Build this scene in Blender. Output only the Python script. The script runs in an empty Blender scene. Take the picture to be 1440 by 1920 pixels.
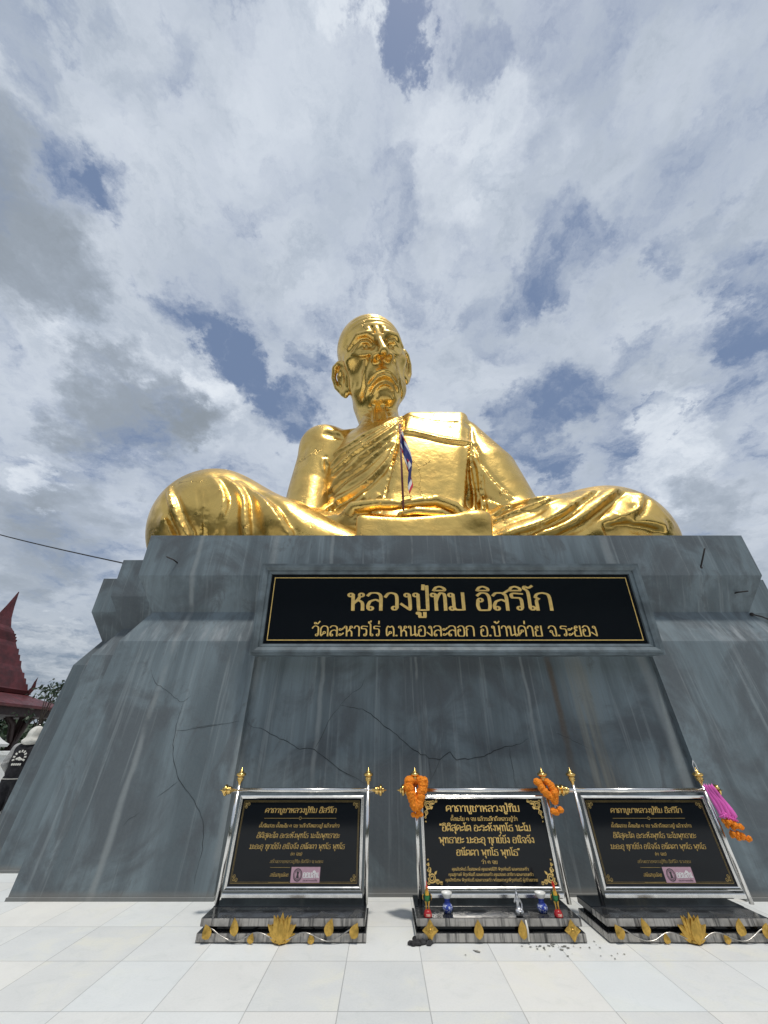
import bpy, bmesh, math, random
import numpy as np
from mathutils import Vector, Matrix
random.seed(7); RNG = np.random.default_rng(7)
SC = bpy.context.scene; COL = SC.collection
# ---------------------------------------------------------------- camera
cam = bpy.data.cameras.new('camera'); CAM = bpy.data.objects.new('camera', cam); COL.objects.link(CAM)
cam.sensor_fit = 'HORIZONTAL'; cam.sensor_width = 36; cam.lens = 666/1440*36
cam.clip_start = .05; cam.clip_end = 9000
CAM.location = (0, 0, 1.5); CAM.rotation_euler = (math.radians(90+33.15), 0, 0)
SC.camera = CAM
SC.view_settings.view_transform = 'Standard'; SC.view_settings.look = 'None'
SC.view_settings.exposure = 0.0; SC.view_settings.gamma = 1.0
SC.cycles.max_bounces = 8; SC.cycles.glossy_bounces = 6; SC.cycles.diffuse_bounces = 3
SC.cycles.sample_clamp_indirect = 6
# ---------------------------------------------------------------- sun, high behind the camera and a little right, through thin cloud
SUN_DIR = Vector((.14, -.30, 1)).normalized()
sl = bpy.data.lights.new('sun', 'SUN'); so = bpy.data.objects.new('sun', sl); COL.objects.link(so)
sl.energy = 2.2; sl.angle = math.radians(4.0); sl.color = (1, .95, .87)
so.rotation_euler = (-SUN_DIR).to_track_quat('-Z', 'Y').to_euler()
# ---------------------------------------------------------------- sky: Nishita blue behind a broken cloud deck, all in world directions
W = bpy.data.worlds.new('World'); SC.world = W; W.use_nodes = True
nt = W.node_tree; N = nt.nodes; L = nt.links; N.clear()
def wn(t, **kw):
    n = N.new(t)
    for k, v in kw.items(): setattr(n, k, v)
    return n
def wm(op, a, b=None, c=None, clamp=False):
    n = wn('ShaderNodeMath', operation=op, use_clamp=clamp)
    for i, v in enumerate((a, b, c)):
        if v is None: continue
        if isinstance(v, (int, float)): n.inputs[i].default_value = v
        else: L.new(v, n.inputs[i])
    return n.outputs[0]
def wv(op, a, b=None, s=None):
    n = wn('ShaderNodeVectorMath', operation=op)
    for i, v in enumerate((a, b)):
        if v is None: continue
        if isinstance(v, (tuple, list)): n.inputs[i].default_value = v
        else: L.new(v, n.inputs[i])
    if s is not None:
        if isinstance(s, (int, float)): n.inputs['Scale'].default_value = s
        else: L.new(s, n.inputs['Scale'])
    return n
def wnoise(vec, scale, detail, rough=.55, dist=0.0):
    n = wn('ShaderNodeTexNoise'); n.inputs['Scale'].default_value = scale; n.inputs['Detail'].default_value = detail
    n.inputs['Roughness'].default_value = rough; n.inputs['Distortion'].default_value = dist; L.new(vec, n.inputs['Vector']); return n
def wstep(v, lo, hi, a=0.0, b=1.0):
    n = wn('ShaderNodeMapRange', interpolation_type='SMOOTHSTEP'); L.new(v, n.inputs['Value'])
    for k, x in zip(('From Min', 'From Max', 'To Min', 'To Max'), (lo, hi, a, b)): n.inputs[k].default_value = x
    return n.outputs[0]
def wmix(f, a, b):
    n = wn('ShaderNodeMix', data_type='RGBA'); L.new(f, n.inputs['Factor'])
    for k, v in ((6, a), (7, b)):
        if isinstance(v, tuple): n.inputs[k].default_value = (*v, 1)
        else: L.new(v, n.inputs[k])
    return n.outputs[2]
sky = wn('ShaderNodeTexSky', sky_type='NISHITA'); sky.sun_disc = False
sky.sun_elevation = math.asin(SUN_DIR.z); sky.sun_rotation = math.atan2(SUN_DIR.x, SUN_DIR.y)
sky.altitude = 60; sky.air_density = 1.0; sky.dust_density = 1.2
tc = wn('ShaderNodeTexCoord'); D0 = wv('NORMALIZE', tc.outputs['Generated']).outputs[0]
sep = wn('ShaderNodeSeparateXYZ'); L.new(D0, sep.inputs[0])
zz = wm('ADD', wm('MAXIMUM', sep.outputs[2], 0.0), .22)
plane = wv('SCALE', D0, s=wm('DIVIDE', 1.0, zz)).outputs[0]
flat = wv('MULTIPLY', plane, (1, 1, 0)).outputs[0]
warpn = wnoise(flat, 2.3, 9, .66)
warp = wv('SUBTRACT', warpn.outputs['Color'], (.5, .5, .5)).outputs[0]
flat2 = wv('ADD', flat, wv('SCALE', warp, s=.30).outputs[0]).outputs[0]
DW = wv('NORMALIZE', wv('ADD', D0, wv('SCALE', warp, s=.62).outputs[0]).outputs[0]).outputs[0]
GAPS = [(-0.014, 0.1, 0.995, 0.059, -0.3), (-0.425, 0.395, 0.814, 0.076, -0.2), (-0.389, 0.463, 0.797, 0.094, -0.28), (-0.346, 0.535, 0.771, 0.114, -0.3), (-0.282, 0.613, 0.738, 0.123, -0.3), (-0.221, 0.669, 0.709, 0.085, -0.2), (-0.305, 0.468, 0.829, 0.048, -0.15), (-0.173, 0.51, 0.843, 0.064, -0.18), (-0.463, 0.057, 0.885, 0.059, -0.2), (-0.489, 0.152, 0.859, 0.069, -0.16), (-0.485, 0.21, 0.849, 0.076, -0.18), (-0.439, 0.248, 0.863, 0.063, -0.2), (-0.333, 0.103, 0.937, 0.061, -0.16), (0.424, 0.555, 0.716, 0.13, -0.26), (0.336, 0.637, 0.694, 0.117, -0.26), (0.299, 0.731, 0.613, 0.096, -0.24), (0.397, 0.703, 0.59, 0.065, -0.2), (0.329, 0.366, 0.871, 0.095, -0.16), (0.413, 0.336, 0.846, 0.089, -0.16), (0.63, 0.272, 0.728, 0.086, -0.18), (0.64, 0.366, 0.676, 0.085, -0.16), (0.547, 0.442, 0.711, 0.08, -0.16), (0.266, 0.45, 0.853, 0.082, -0.14), (0.13, 0.043, 0.991, 0.056, -0.12), (-0.222, 0.042, 0.974, 0.049, -0.12), (0.596, 0.543, 0.592, 0.041, -0.2), (-0.465, 0.543, 0.7, 0.159, 0.16), (0.639, 0.574, 0.511, 0.145, 0.22), (0.147, 0.2, 0.969, 0.186, 0.16), (-0.071, 0.058, 0.996, 0.066, 0.18), (0.445, 0.114, 0.888, 0.122, 0.12), (-0.611, 0.345, 0.712, 0.12, 0.2), (-0.524, 0.078, 0.848, 0.066, 0.15), (-0.237, 0.349, 0.907, 0.111, 0.1)]
GREYS = [(-0.612, 0.277, 0.741, 0.167, 0.45), (-0.578, 0.535, 0.617, 0.157, 0.5), (-0.489, 0.562, 0.667, 0.108, 0.3), (-0.567, 0.132, 0.813, 0.109, 0.3), (-0.714, 0.608, 0.347, 0.13, 0.25), (-0.629, 0.675, 0.385, 0.128, 0.2), (0.657, 0.631, 0.412, 0.15, 0.18), (0.09, 0.271, 0.958, 0.112, 0.16), (-0.018, 0.058, 0.998, 0.119, -0.25), (0.147, 0.2, 0.969, 0.167, -0.2), (-0.102, 0.434, 0.895, 0.187, -0.12), (0.616, 0.565, 0.549, 0.14, -0.2), (-0.122, 0.173, 0.977, 0.184, -0.15), (-0.458, 0.507, 0.73, 0.094, -0.3), (-0.613, 0.417, 0.671, 0.067, -0.12), (-0.675, 0.599, 0.431, 0.059, -0.3), (-0.657, 0.736, 0.164, 0.064, -0.35)]
def wblobs(lst):
    acc = None
    for (x, y, z, r, a) in lst:
        dt = wv('DOT_PRODUCT', DW, (x, y, z)).outputs['Value']
        v = wstep(dt, math.cos(r*.95), math.cos(r*.03), 0, a)
        acc = v if acc is None else wm('ADD', acc, v)
    return acc
n1 = wnoise(flat2, 1.7, 9, .60, .25).outputs['Fac']
n2 = wnoise(wv('ADD', flat2, (5.2, 1.3, 0)).outputs[0], 5.6, 9, .66, .3).outputs['Fac']
n3 = wnoise(wv('ADD', flat2, (9.1, 7.7, 0)).outputs[0], 1.1, 6, .55).outputs['Fac']
cov = wm('ADD', wm('ADD', wm('MULTIPLY', wm('SUBTRACT', n1, .5), 1.15), wm('MULTIPLY', wm('SUBTRACT', n2, .5), 1.5)), wm('MULTIPLY', wblobs(GAPS), 1.1))
cover = wstep(cov, -.44, .14)
grey = wm('ADD', wm('MULTIPLY', wm('SUBTRACT', n3, .5), .9), wblobs(GREYS))
greyf = wstep(wm('ADD', grey, wm('MULTIPLY', wm('SUBTRACT', n2, .5), .9)), -.2, .85)
detail = wm('SUBTRACT', n2, .5)
BR = 10.0
white = wmix(wstep(wm('ADD', grey, wm('MULTIPLY', detail, 2.1)), -.6, .55), (.80*BR, .85*BR, .91*BR), (.46*BR, .53*BR, .64*BR))
cloudc = wmix(greyf, white, (.26*BR, .30*BR, .345*BR))
bl = wn('ShaderNodeMix', data_type='RGBA', blend_type='MIX'); bl.inputs[0].default_value = .72
L.new(sky.outputs[0], bl.inputs[6]); bl.inputs[7].default_value = (.19*BR, .26*BR, .41*BR, 1)
col = wmix(cover, bl.outputs[2], cloudc)
# the deck greys towards the horizon
hz = wstep(sep.outputs[2], .02, .42, 1, 0)
col = wmix(wm('MULTIPLY', hz, .7), col, wmix(wstep(n2, .35, .65), (.20*BR, .245*BR, .29*BR), (.36*BR, .41*BR, .46*BR)))
bg = wn('ShaderNodeBackground'); bg.inputs['Strength'].default_value = .1; L.new(col, bg.inputs['Color'])
wo = wn('ShaderNodeOutputWorld'); L.new(bg.outputs[0], wo.inputs[0])

# ---------------------------------------------------------------- lettering: a stroke font for the Thai signs
def _c(x, y, r=.1): return ('o', x, y, r)
GL = {
 'ก': (.80, [[(.08,0),(.08,.55),(.2,.64),(.05,.75),(.15,.93),(.38,1),(.6,.93),(.68,.72),(.68,0)]]),
 'ข': (.74, [_c(.12,.87), [(.22,.9),(.25,.78),(.17,.64),(.17,0),(.6,0),(.6,1)]]),
 'ค': (.80, [[(.34,.42),(.1,.12),(.08,0),(.08,.7),(.2,.94),(.38,1),(.58,.93),(.67,.7),(.67,0)], _c(.38,.5)]),
 'ง': (.58, [_c(.32,.87), [(.42,.88),(.45,.5),(.45,0),(.05,.36)]]),
 'จ': (.76, [[(.06,.76),(.18,.95),(.36,1),(.54,.93),(.64,.7),(.64,0),(.42,.02),(.32,.34)], _c(.25,.45)]),
 'ช': (.80, [_c(.12,.87), [(.22,.9),(.25,.78),(.17,.64),(.17,0),(.57,0),(.57,.62),(.5,.74),(.76,1.06)]]),
 'ซ': (.84, [_c(.12,.87), [(.22,.9),(.3,.76),(.2,.64),(.2,0),(.6,0),(.6,.62),(.52,.74),(.8,1.06)]]),
 'ณ': (1.1, [_c(.14,.1), [(.24,.12),(.22,.5),(.1,.62),(.05,.76),(.15,.94),(.34,1),(.5,.93),(.56,.72),(.56,.03),(.86,.2)], [(.86,1),(.86,.12)], _c(.96,.1)]),
 'ด': (.80, [[(.32,.26),(.12,.02),(.08,.2),(.08,.7),(.2,.94),(.38,1),(.58,.93),(.67,.7),(.67,0)], _c(.38,.34)]),
 'ต': (.80, [[(.32,.26),(.12,.02),(.08,.2),(.08,.72),(.2,.98),(.37,.86),(.54,.98),(.67,.72),(.67,0)], _c(.38,.34)]),
 'ถ': (.80, [_c(.16,.1), [(.26,.12),(.22,.5),(.1,.6),(.05,.75),(.16,.94),(.38,1),(.6,.93),(.68,.7),(.68,0)]]),
 'ท': (.78, [_c(.13,.88), [(.23,.9),(.24,0)], [(.24,.5),(.34,.82),(.46,1),(.58,.96),(.64,.8),(.64,0)]]),
 'ธ': (.74, [[(.66,1),(.24,.96),(.1,.8),(.2,.66),(.58,.62),(.64,.4),(.64,0),(.12,0),(.12,.4)]]),
 'น': (.82, [_c(.13,.88), [(.23,.9),(.24,.02),(.56,.2)], [(.58,1),(.58,.12)], _c(.68,.1)]),
 'บ': (.78, [_c(.13,.88), [(.23,.9),(.24,0),(.64,0),(.64,1)]]),
 'ป': (.78, [_c(.13,.88), [(.23,.9),(.24,0),(.64,0),(.64,1.42)]]),
 'ผ': (.80, [_c(.24,.88), [(.14,.88),(.12,0),(.38,.56),(.64,0),(.66,1)]]),
 'พ': (.84, [_c(.12,.88), [(.22,.9),(.25,0),(.46,.62),(.68,0),(.7,1)]]),
 'ภ': (.80, [_c(.1,.1), [(.2,.12),(.22,.5),(.1,.6),(.05,.75),(.16,.94),(.38,1),(.6,.93),(.68,.7),(.68,0)]]),
 'ม': (.80, [_c(.13,.88), [(.23,.9),(.24,.12)], _c(.15,.1), [(.25,.12),(.36,.02),(.66,.02),(.66,1)]]),
 'ย': (.76, [_c(.3,.89), [(.2,.88),(.14,.72),(.32,.54),(.14,.48),(.1,.28),(.12,0),(.62,0),(.62,1)]]),
 'ร': (.64, [_c(.38,.11), [(.49,.14),(.5,.55),(.42,.7),(.1,.72),(.08,.9),(.2,.98),(.58,.94)]]),
 'ล': (.78, [[(.06,.84),(.2,.99),(.48,.99),(.64,.8),(.64,0)], [(.64,.46),(.42,.6),(.18,.5),(.08,.28),(.09,.1)], _c(.19,.1)]),
 'ว': (.70, [[(.06,.76),(.18,.95),(.33,1),(.5,.93),(.57,.74),(.57,.14)], _c(.46,.11)]),
 'ศ': (.84, [[(.34,.42),(.1,.12),(.08,0),(.08,.7),(.2,.94),(.38,1),(.58,.93),(.67,.7),(.67,0)], _c(.38,.5), [(.56,.9),(.8,1.14)]]),
 'ษ': (.82, [_c(.13,.88), [(.23,.9),(.24,0),(.62,0),(.62,1)], _c(.46,.44), [(.54,.48),(.8,.6)]]),
 'ส': (.80, [[(.06,.84),(.2,.99),(.48,.99),(.64,.8),(.64,0)], [(.64,.46),(.42,.6),(.18,.5),(.08,.28),(.09,.1)], _c(.19,.1), [(.5,.94),(.78,1.16)]]),
 'ห': (.82, [_c(.13,.88), [(.23,.9),(.24,0)], [(.24,.36),(.44,.6),(.54,.8)], _c(.6,.88), [(.44,.6),(.62,.46),(.66,.3),(.66,0)]]),
 'ฬ': (.92, [_c(.13,.88), [(.23,.9),(.24,0)], [(.24,.36),(.44,.6),(.6,.5),(.66,.3),(.66,.1)], _c(.56,.1), [(.66,.3),(.66,.9),(.86,1.12)]]),
 'อ': (.72, [_c(.2,.58), [(.1,.56),(.07,.25),(.14,0),(.52,0),(.6,.2),(.6,.75),(.48,.97),(.26,1),(.08,.84)]]),
 'ะ': (.44, [_c(.13,.64,.09), [(.22,.64),(.3,.66),(.4,.8)], _c(.13,.14,.09), [(.22,.14),(.3,.16),(.4,.3)]]),
 'า': (.58, [[(.05,.76),(.14,.95),(.28,1),(.42,.9),(.46,.7),(.46,0)]]),
 'เ': (.38, [[(.12,1),(.12,.14)], _c(.22,.11)]),
 'แ': (.72, [[(.12,1),(.12,.14)], _c(.22,.11), [(.46,1),(.46,.14)], _c(.56,.11)]),
 'โ': (.44, [_c(.3,.11), [(.2,.13),(.2,1.05),(.04,1.26),(.08,1.4),(.26,1.3),(.42,1.42)]]),
 'ไ': (.42, [_c(.3,.11), [(.2,.13),(.2,1.1),(.06,1.28),(.06,1.42),(.2,1.36),(.24,1.5)]]),
 '๓': (.82, [_c(.24,.3), [(.14,.3),(.08,.62),(.2,.92),(.38,.74),(.54,.94),(.68,.7),(.68,0)]]),
 '(': (.34, [[(.26,1.2),(.08,.8),(.08,.3),(.26,-.1)]]),
 ')': (.34, [[(.06,1.2),(.24,.8),(.24,.3),(.06,-.1)]]),
 '“': (.40, [_c(.1,1.02,.05), [(.05,1.04),(.14,1.24)], _c(.28,1.02,.05), [(.23,1.04),(.32,1.24)]]),
 '”': (.40, [_c(.1,1.16,.05), [(.15,1.14),(.06,.96)], _c(.28,1.16,.05), [(.33,1.14),(.24,.96)]]),
 '.': (.26, [_c(.1,.05,.05)]),
 ' ': (.42, []),
}
MARK = {
 'ิ': [[(-.62,1.14),(-.52,1.32),(-.34,1.38),(-.16,1.28),(-.12,1.14),(-.62,1.14)]],
 'ี': [[(-.62,1.14),(-.52,1.32),(-.34,1.38),(-.16,1.28),(-.12,1.14),(-.62,1.14)], [(-.12,1.14),(-.12,1.5)]],
 'ึ': [[(-.62,1.14),(-.52,1.32),(-.34,1.38),(-.2,1.3),(-.12,1.14),(-.62,1.14)], _c(-.12,1.36,.07)],
 'ั': [_c(-.42,1.27,.08), [(-.34,1.25),(-.22,1.2),(-.04,1.45)]],
 '่': [[(-.16,1.2),(-.14,1.48)]],
 '้': [_c(-.42,1.38,.06), [(-.36,1.36),(-.34,1.24),(-.2,1.3),(-.08,1.46)]],
 '์': [_c(-.3,1.26,.08), [(-.24,1.32),(-.1,1.5)]],
 'ุ': [_c(-.22,-.18,.06), [(-.15,-.16),(-.14,-.46)]],
 'ู': [_c(-.4,-.18,.06), [(-.34,-.18),(-.34,-.4),(-.12,-.4),(-.12,-.14)]],
}
_TALL = set('ปฟฝ')

def _smooth(pts, n=4):
    if len(pts) < 3: return [Vector((p[0], p[1])) for p in pts]
    P = [Vector((p[0], p[1])) for p in pts]; out = []
    for i in range(len(P)-1):
        a = P[i-1] if i else P[0]; b = P[i]; c = P[i+1]; d = P[i+2] if i+2 < len(P) else P[-1]
        # keep sharp corners sharp: damp the tangent where the path turns hard
        def tan(p, q, r):
            u, v = (q-p), (r-q)
            if u.length < 1e-6 or v.length < 1e-6: return (r-p)*.5
            k = max(0.0, u.normalized().dot(v.normalized()))
            return (r-p)*.5*k
        m0, m1 = tan(a, b, c), tan(b, c, d)
        for j in range(n):
            t = j/n; t2 = t*t; t3 = t2*t
            out.append((2*t3-3*t2+1)*b + (t3-2*t2+t)*m0 + (-2*t3+3*t2)*c + (t3-t2)*m1)
    out.append(P[-1]); return out

def text_strokes(s):
    """-> list of polylines (already smoothed, closed flag) in em units and the total advance"""
    x = 0.0; out = []; up = 0.0; prevtall = 0.0
    def put(items, ox, oy):
        for it in items:
            if isinstance(it, tuple):
                _, cx, cy, r = it
                ring = [Vector((cx+ox+r*math.cos(a), cy+oy+r*math.sin(a))) for a in [k*math.tau/12 for k in range(13)]]
                out.append((ring, True))
            else:
                out.append(([p+Vector((ox, oy)) for p in _smooth(it)], False))
    for ch in s:
        if ch in MARK:
            oy = 0.0
            if ch in '่้์':
                oy = up
                if ch != '์' or up: pass
            ox = prevtall
            put(MARK[ch], x+ox, oy)
            if ch in 'ิีึั': up = .36
        elif ch in GL:
            adv, items = GL[ch]; put(items, x, 0); x += adv*1.0; up = 0.0
            prevtall = -.16 if ch in _TALL else 0.0
    return out, x

def text_mesh(name, s, height, mat, parent, cx, cy, z, width=None, bold=.15, thin=.09, shear=0.0, to3d=None):
    """one line of raised lettering centred on (cx, cy); height = body height of a letter; laid in the local XY plane at z"""
    strokes, adv = text_strokes(s)
    sx = height if width is None else width/adv
    V, F = [], []; layer = 0
    for pts, closed in strokes:
        n = len(pts); base = len(V); zz = z + (layer % 7)*height*.0015; layer += 1
        for i, p in enumerate(pts):
            a = pts[i-1] if i else (pts[-2] if closed else p); b = pts[i+1] if i < n-1 else (pts[1] if closed else p)
            d = (b-a); d = d.normalized() if d.length > 1e-7 else Vector((0, 1))
            w = (thin+(bold-thin)*abs(d.y)**1.3)*(.8 if closed else 1)*.5
            nrm = Vector((-d.y, d.x))*w
            ext = Vector((0, 0))
            if not closed and i == 0: ext = -d*thin*.4
            if not closed and i == n-1: ext = d*thin*.4
            for q in (p+ext+nrm, p+ext-nrm):
                X = (q.x-adv/2)*sx + shear*(q.y-.5)*height + cx; Y = (q.y-.5)*height + cy
                V.append((X, Y, zz))
        for i in range(n-1):
            k = base+2*i; F.append((k, k+1, k+3, k+2))
    me = bpy.data.meshes.new(name); me.from_pydata(V, [], F); me.update()
    # faces to +Z
    flip = [p.index for p in me.polygons if p.normal.z < 0]
    if flip:
        F2 = [tuple(reversed(f)) if i in set(flip) else f for i, f in enumerate(F)]
        me.clear_geometry(); me.from_pydata(V, [], F2); me.update()
    me.materials.append(mat)
    o = bpy.data.objects.new(name, me); COL.objects.link(o)
    if parent: o.parent = parent
    return o

# ---------------------------------------------------------------- things, parts, materials
def tag(o, label, cat, group=None, kind=None):
    o['label'] = label; o['category'] = cat
    if group: o['group'] = group
    if kind: o['kind'] = kind
    return o
def thing(name, label, cat, loc=(0, 0, 0), rz=0.0, group=None):
    o = bpy.data.objects.new(name, None); COL.objects.link(o); o.empty_display_size = .2
    o.location = loc; o.rotation_euler = (0, 0, rz); return tag(o, label, cat, group)
def structure(o, kind='structure'):
    o['kind'] = kind; return o
class MB:
    """collects shapes into one mesh"""
    def __init__(s): s.V = []; s.F = []; s.S = []
    def add(s, V, F, smooth=False, M=None):
        b = len(s.V); s.V += [tuple(M @ Vector(v)) if M is not None else tuple(v) for v in V]
        s.F += [tuple(i+b for i in f) for f in F]; s.S += [smooth]*len(F); return s
    def box(s, x0, x1, y0, y1, z0, z1, bev=0.0, M=None):
        bm = bmesh.new(); bmesh.ops.create_cube(bm, size=1.0)
        for v in bm.verts: v.co = Vector((x0+(v.co.x+.5)*(x1-x0), y0+(v.co.y+.5)*(y1-y0), z0+(v.co.z+.5)*(z1-z0)))
        if bev: bmesh.ops.bevel(bm, geom=bm.edges[:], offset=bev, segments=2, profile=.5, affect='EDGES')
        return s.bm(bm, False, M)
    def bm(s, bm, smooth=False, M=None):
        bm.verts.index_update(); s.add([v.co.copy() for v in bm.verts], [[v.index for v in f.verts] for f in bm.faces], smooth, M); bm.free(); return s
    def ball(s, c, r, M=None, seg=16):
        bm = bmesh.new(); bmesh.ops.create_uvsphere(bm, u_segments=seg, v_segments=max(6, seg//2+2), radius=1)
        r = (r, r, r) if isinstance(r, (int, float)) else r
        for v in bm.verts: v.co = Vector((c[0]+v.co.x*r[0], c[1]+v.co.y*r[1], c[2]+v.co.z*r[2]))
        return s.bm(bm, True, M)
    def lathe(s, prof, M=None, seg=24, smooth=True):
        V, F = [], []; n = len(prof)
        for k in range(seg):
            a = k*math.tau/seg; V += [(r*math.cos(a), r*math.sin(a), z) for r, z in prof]
        for k in range(seg):
            k2 = (k+1) % seg
            for i in range(n-1): F.append((k*n+i, k2*n+i, k2*n+i+1, k*n+i+1))
        return s.add(V, F, smooth, M)
    def tube(s, pts, r, seg=10, M=None, smooth=True):
        P = [Vector(p) for p in pts]; V, F = [], []; n = len(P)
        rs = r if isinstance(r, (list, tuple)) else [r]*n; ref = None
        for i, p in enumerate(P):
            t = (P[min(i+1, n-1)]-P[max(i-1, 0)]).normalized()
            if ref is None: ref = Vector((0, 0, 1)) if abs(t.z) < .9 else Vector((1, 0, 0))
            u = t.cross(ref).normalized(); w = u.cross(t).normalized(); ref = w
            V += [p + (u*math.cos(k*math.tau/seg)+w*math.sin(k*math.tau/seg))*rs[i] for k in range(seg)]
        for i in range(n-1):
            for k in range(seg): F.append((i*seg+k, i*seg+(k+1) % seg, (i+1)*seg+(k+1) % seg, (i+1)*seg+k))
        F.append(tuple(range(seg-1, -1, -1))); F.append(tuple((n-1)*seg+k for k in range(seg)))
        return s.add(V, F, smooth, M)
    def prism(s, outline, y0, y1, M=None, smooth=False):
        """outline in XZ, extruded along Y"""
        n = len(outline); V = [(x, y0, z) for x, z in outline]+[(x, y1, z) for x, z in outline]
        F = [tuple(range(n)), tuple(range(2*n-1, n-1, -1))]+[(i, (i+1) % n, n+(i+1) % n, n+i) for i in range(n)]
        F = [tuple(reversed(f)) for f in F]
        return s.add(V, F, smooth, M)
    def build(s, name, mat, parent=None, fix=True):
        me = bpy.data.meshes.new(name); me.from_pydata(s.V, [], s.F); me.update()
        if fix:
            bm = bmesh.new(); bm.from_mesh(me); bmesh.ops.recalc_face_normals(bm, faces=bm.faces); bm.to_mesh(me); bm.free()
        me.polygons.foreach_set('use_smooth', s.S); me.materials.append(mat)
        o = bpy.data.objects.new(name, me); COL.objects.link(o)
        if parent: o.parent = parent
        return o
def dup(o, parent=None):
    c = o.copy(); COL.objects.link(c)
    if parent is not None: c.parent = parent
    for ch in list(o.children): dup(ch, c)
    return c
# --- material nodes
class MT:
    def __init__(s, name):
        s.m = bpy.data.materials.new(name); s.m.use_nodes = True; s.t = s.m.node_tree
        s.b = s.t.nodes['Principled BSDF']; s.tc = s.t.nodes.new('ShaderNodeTexCoord'); s.obj = s.tc.outputs['Object']
    def n(s, t, **kw):
        n = s.t.nodes.new(t)
        for k, v in kw.items(): setattr(n, k, v)
        return n
    def link(s, v, i):
        if isinstance(v, (int, float)): i.default_value = v
        elif isinstance(v, tuple): i.default_value = (*v, 1) if len(v) == 3 and i.type == 'RGBA' else v
        else: s.t.links.new(v, i)
    def map(s, sc=(1, 1, 1), loc=(0, 0, 0), rot=(0, 0, 0), vec=None):
        m = s.n('ShaderNodeMapping'); m.inputs['Scale'].default_value = sc; m.inputs['Location'].default_value = loc; m.inputs['Rotation'].default_value = rot
        s.link(vec or s.obj, m.inputs[0]); return m.outputs[0]
    def noise(s, scale, detail=5, rough=.55, vec=None, dist=0.0, out='Fac'):
        n = s.n('ShaderNodeTexNoise'); s.link(vec or s.obj, n.inputs['Vector'])
        for k, v in (('Scale', scale), ('Detail', detail), ('Roughness', rough), ('Distortion', dist)): n.inputs[k].default_value = v
        return n.outputs[out]
    def step(s, v, lo, hi, a=0.0, b=1.0, smooth=True):
        n = s.n('ShaderNodeMapRange', interpolation_type='SMOOTHSTEP' if smooth else 'LINEAR'); s.link(v, n.inputs['Value'])
        for k, x in zip(('From Min', 'From Max', 'To Min', 'To Max'), (lo, hi, a, b)): n.inputs[k].default_value = x
        return n.outputs[0]
    def mix(s, f, a, b, mode='MIX'):
        n = s.n('ShaderNodeMix', data_type='RGBA', blend_type=mode); s.link(f, n.inputs[0]); s.link(a, n.inputs[6]); s.link(b, n.inputs[7]); return n.outputs[2]
    def math(s, op, a, b=None, clamp=False):
        n = s.n('ShaderNodeMath', operation=op, use_clamp=clamp); s.link(a, n.inputs[0])
        if b is not None: s.link(b, n.inputs[1])
        return n.outputs[0]
    def xyz(s, vec=None):
        n = s.n('ShaderNodeSeparateXYZ'); s.link(vec or s.obj, n.inputs[0]); return n.outputs
    def set(s, **kw):
        for k, v in kw.items(): s.link(v, s.b.inputs[k.replace('_', ' ')])
        return s
    def bump(s, h, strength=.3, dist=.01):
        n = s.n('ShaderNodeBump'); n.inputs['Strength'].default_value = strength; n.inputs['Distance'].default_value = dist
        s.link(h, n.inputs['Height']); s.t.links.new(n.outputs[0], s.b.inputs['Normal']); return s
def plain(name, c, rough=.5, metal=0.0, var=.15, scale=6.0, bump=0.0):
    t = MT(name); f = t.noise(scale, 5)
    a = tuple(max(0, x*(1-var)) for x in c); b = tuple(min(1, x*(1+var)) for x in c)
    t.set(Base_Color=t.mix(t.step(f, .3, .7), a, b), Roughness=t.step(t.noise(scale*2.3, 4), .3, .7, max(.02, rough*.85), min(1, rough*1.15)), Metallic=metal)
    if bump: t.bump(t.noise(scale*4, 6), bump, .01)
    return t.m
M = {}
# gilded metal: beaten sheets, slightly dented, worn and dusty in places
t = MT('gilding'); dent = t.noise(1.1, 3, .5); fine = t.noise(9, 5, .6); dirt = t.step(t.noise(.9, 7, .66, dist=.5), .44, .68)
cr = t.n('ShaderNodeTexVoronoi', feature='DISTANCE_TO_EDGE'); cr.inputs['Scale'].default_value = .55
wp = t.n('ShaderNodeVectorMath', operation='MULTIPLY_ADD'); t.link(t.noise(2.4, 5, .65, out='Color'), wp.inputs[0]); wp.inputs[1].default_value = (.9, .9, .9); t.link(t.obj, wp.inputs[2]); t.link(wp.outputs[0], cr.inputs['Vector'])
crack = t.math('MULTIPLY', t.step(cr.outputs['Distance'], .012, .003), t.step(t.noise(.8, 3), .52, .6))
c = t.mix(t.math('MULTIPLY', dirt, .65), (.83, .555, .165), (.48, .32, .10))
c = t.mix(t.math('MULTIPLY', crack, .7), c, (.16, .10, .03))
t.set(Base_Color=c, Metallic=1.0,
      Roughness=t.math('ADD', t.step(t.noise(2.2, 5, .6), .3, .7, .23, .36), t.math('MULTIPLY', dirt, .12)))
hgt = t.math('ADD', t.math('ADD', t.math('MULTIPLY', dent, 1.0), t.math('MULTIPLY', t.noise(2.6, 4, .6, dist=.6), .35)), t.math('MULTIPLY', fine, .10))
t.bump(t.math('SUBTRACT', hgt, t.math('MULTIPLY', crack, .3)), .42, .10); M['gilding'] = t.m
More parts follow.
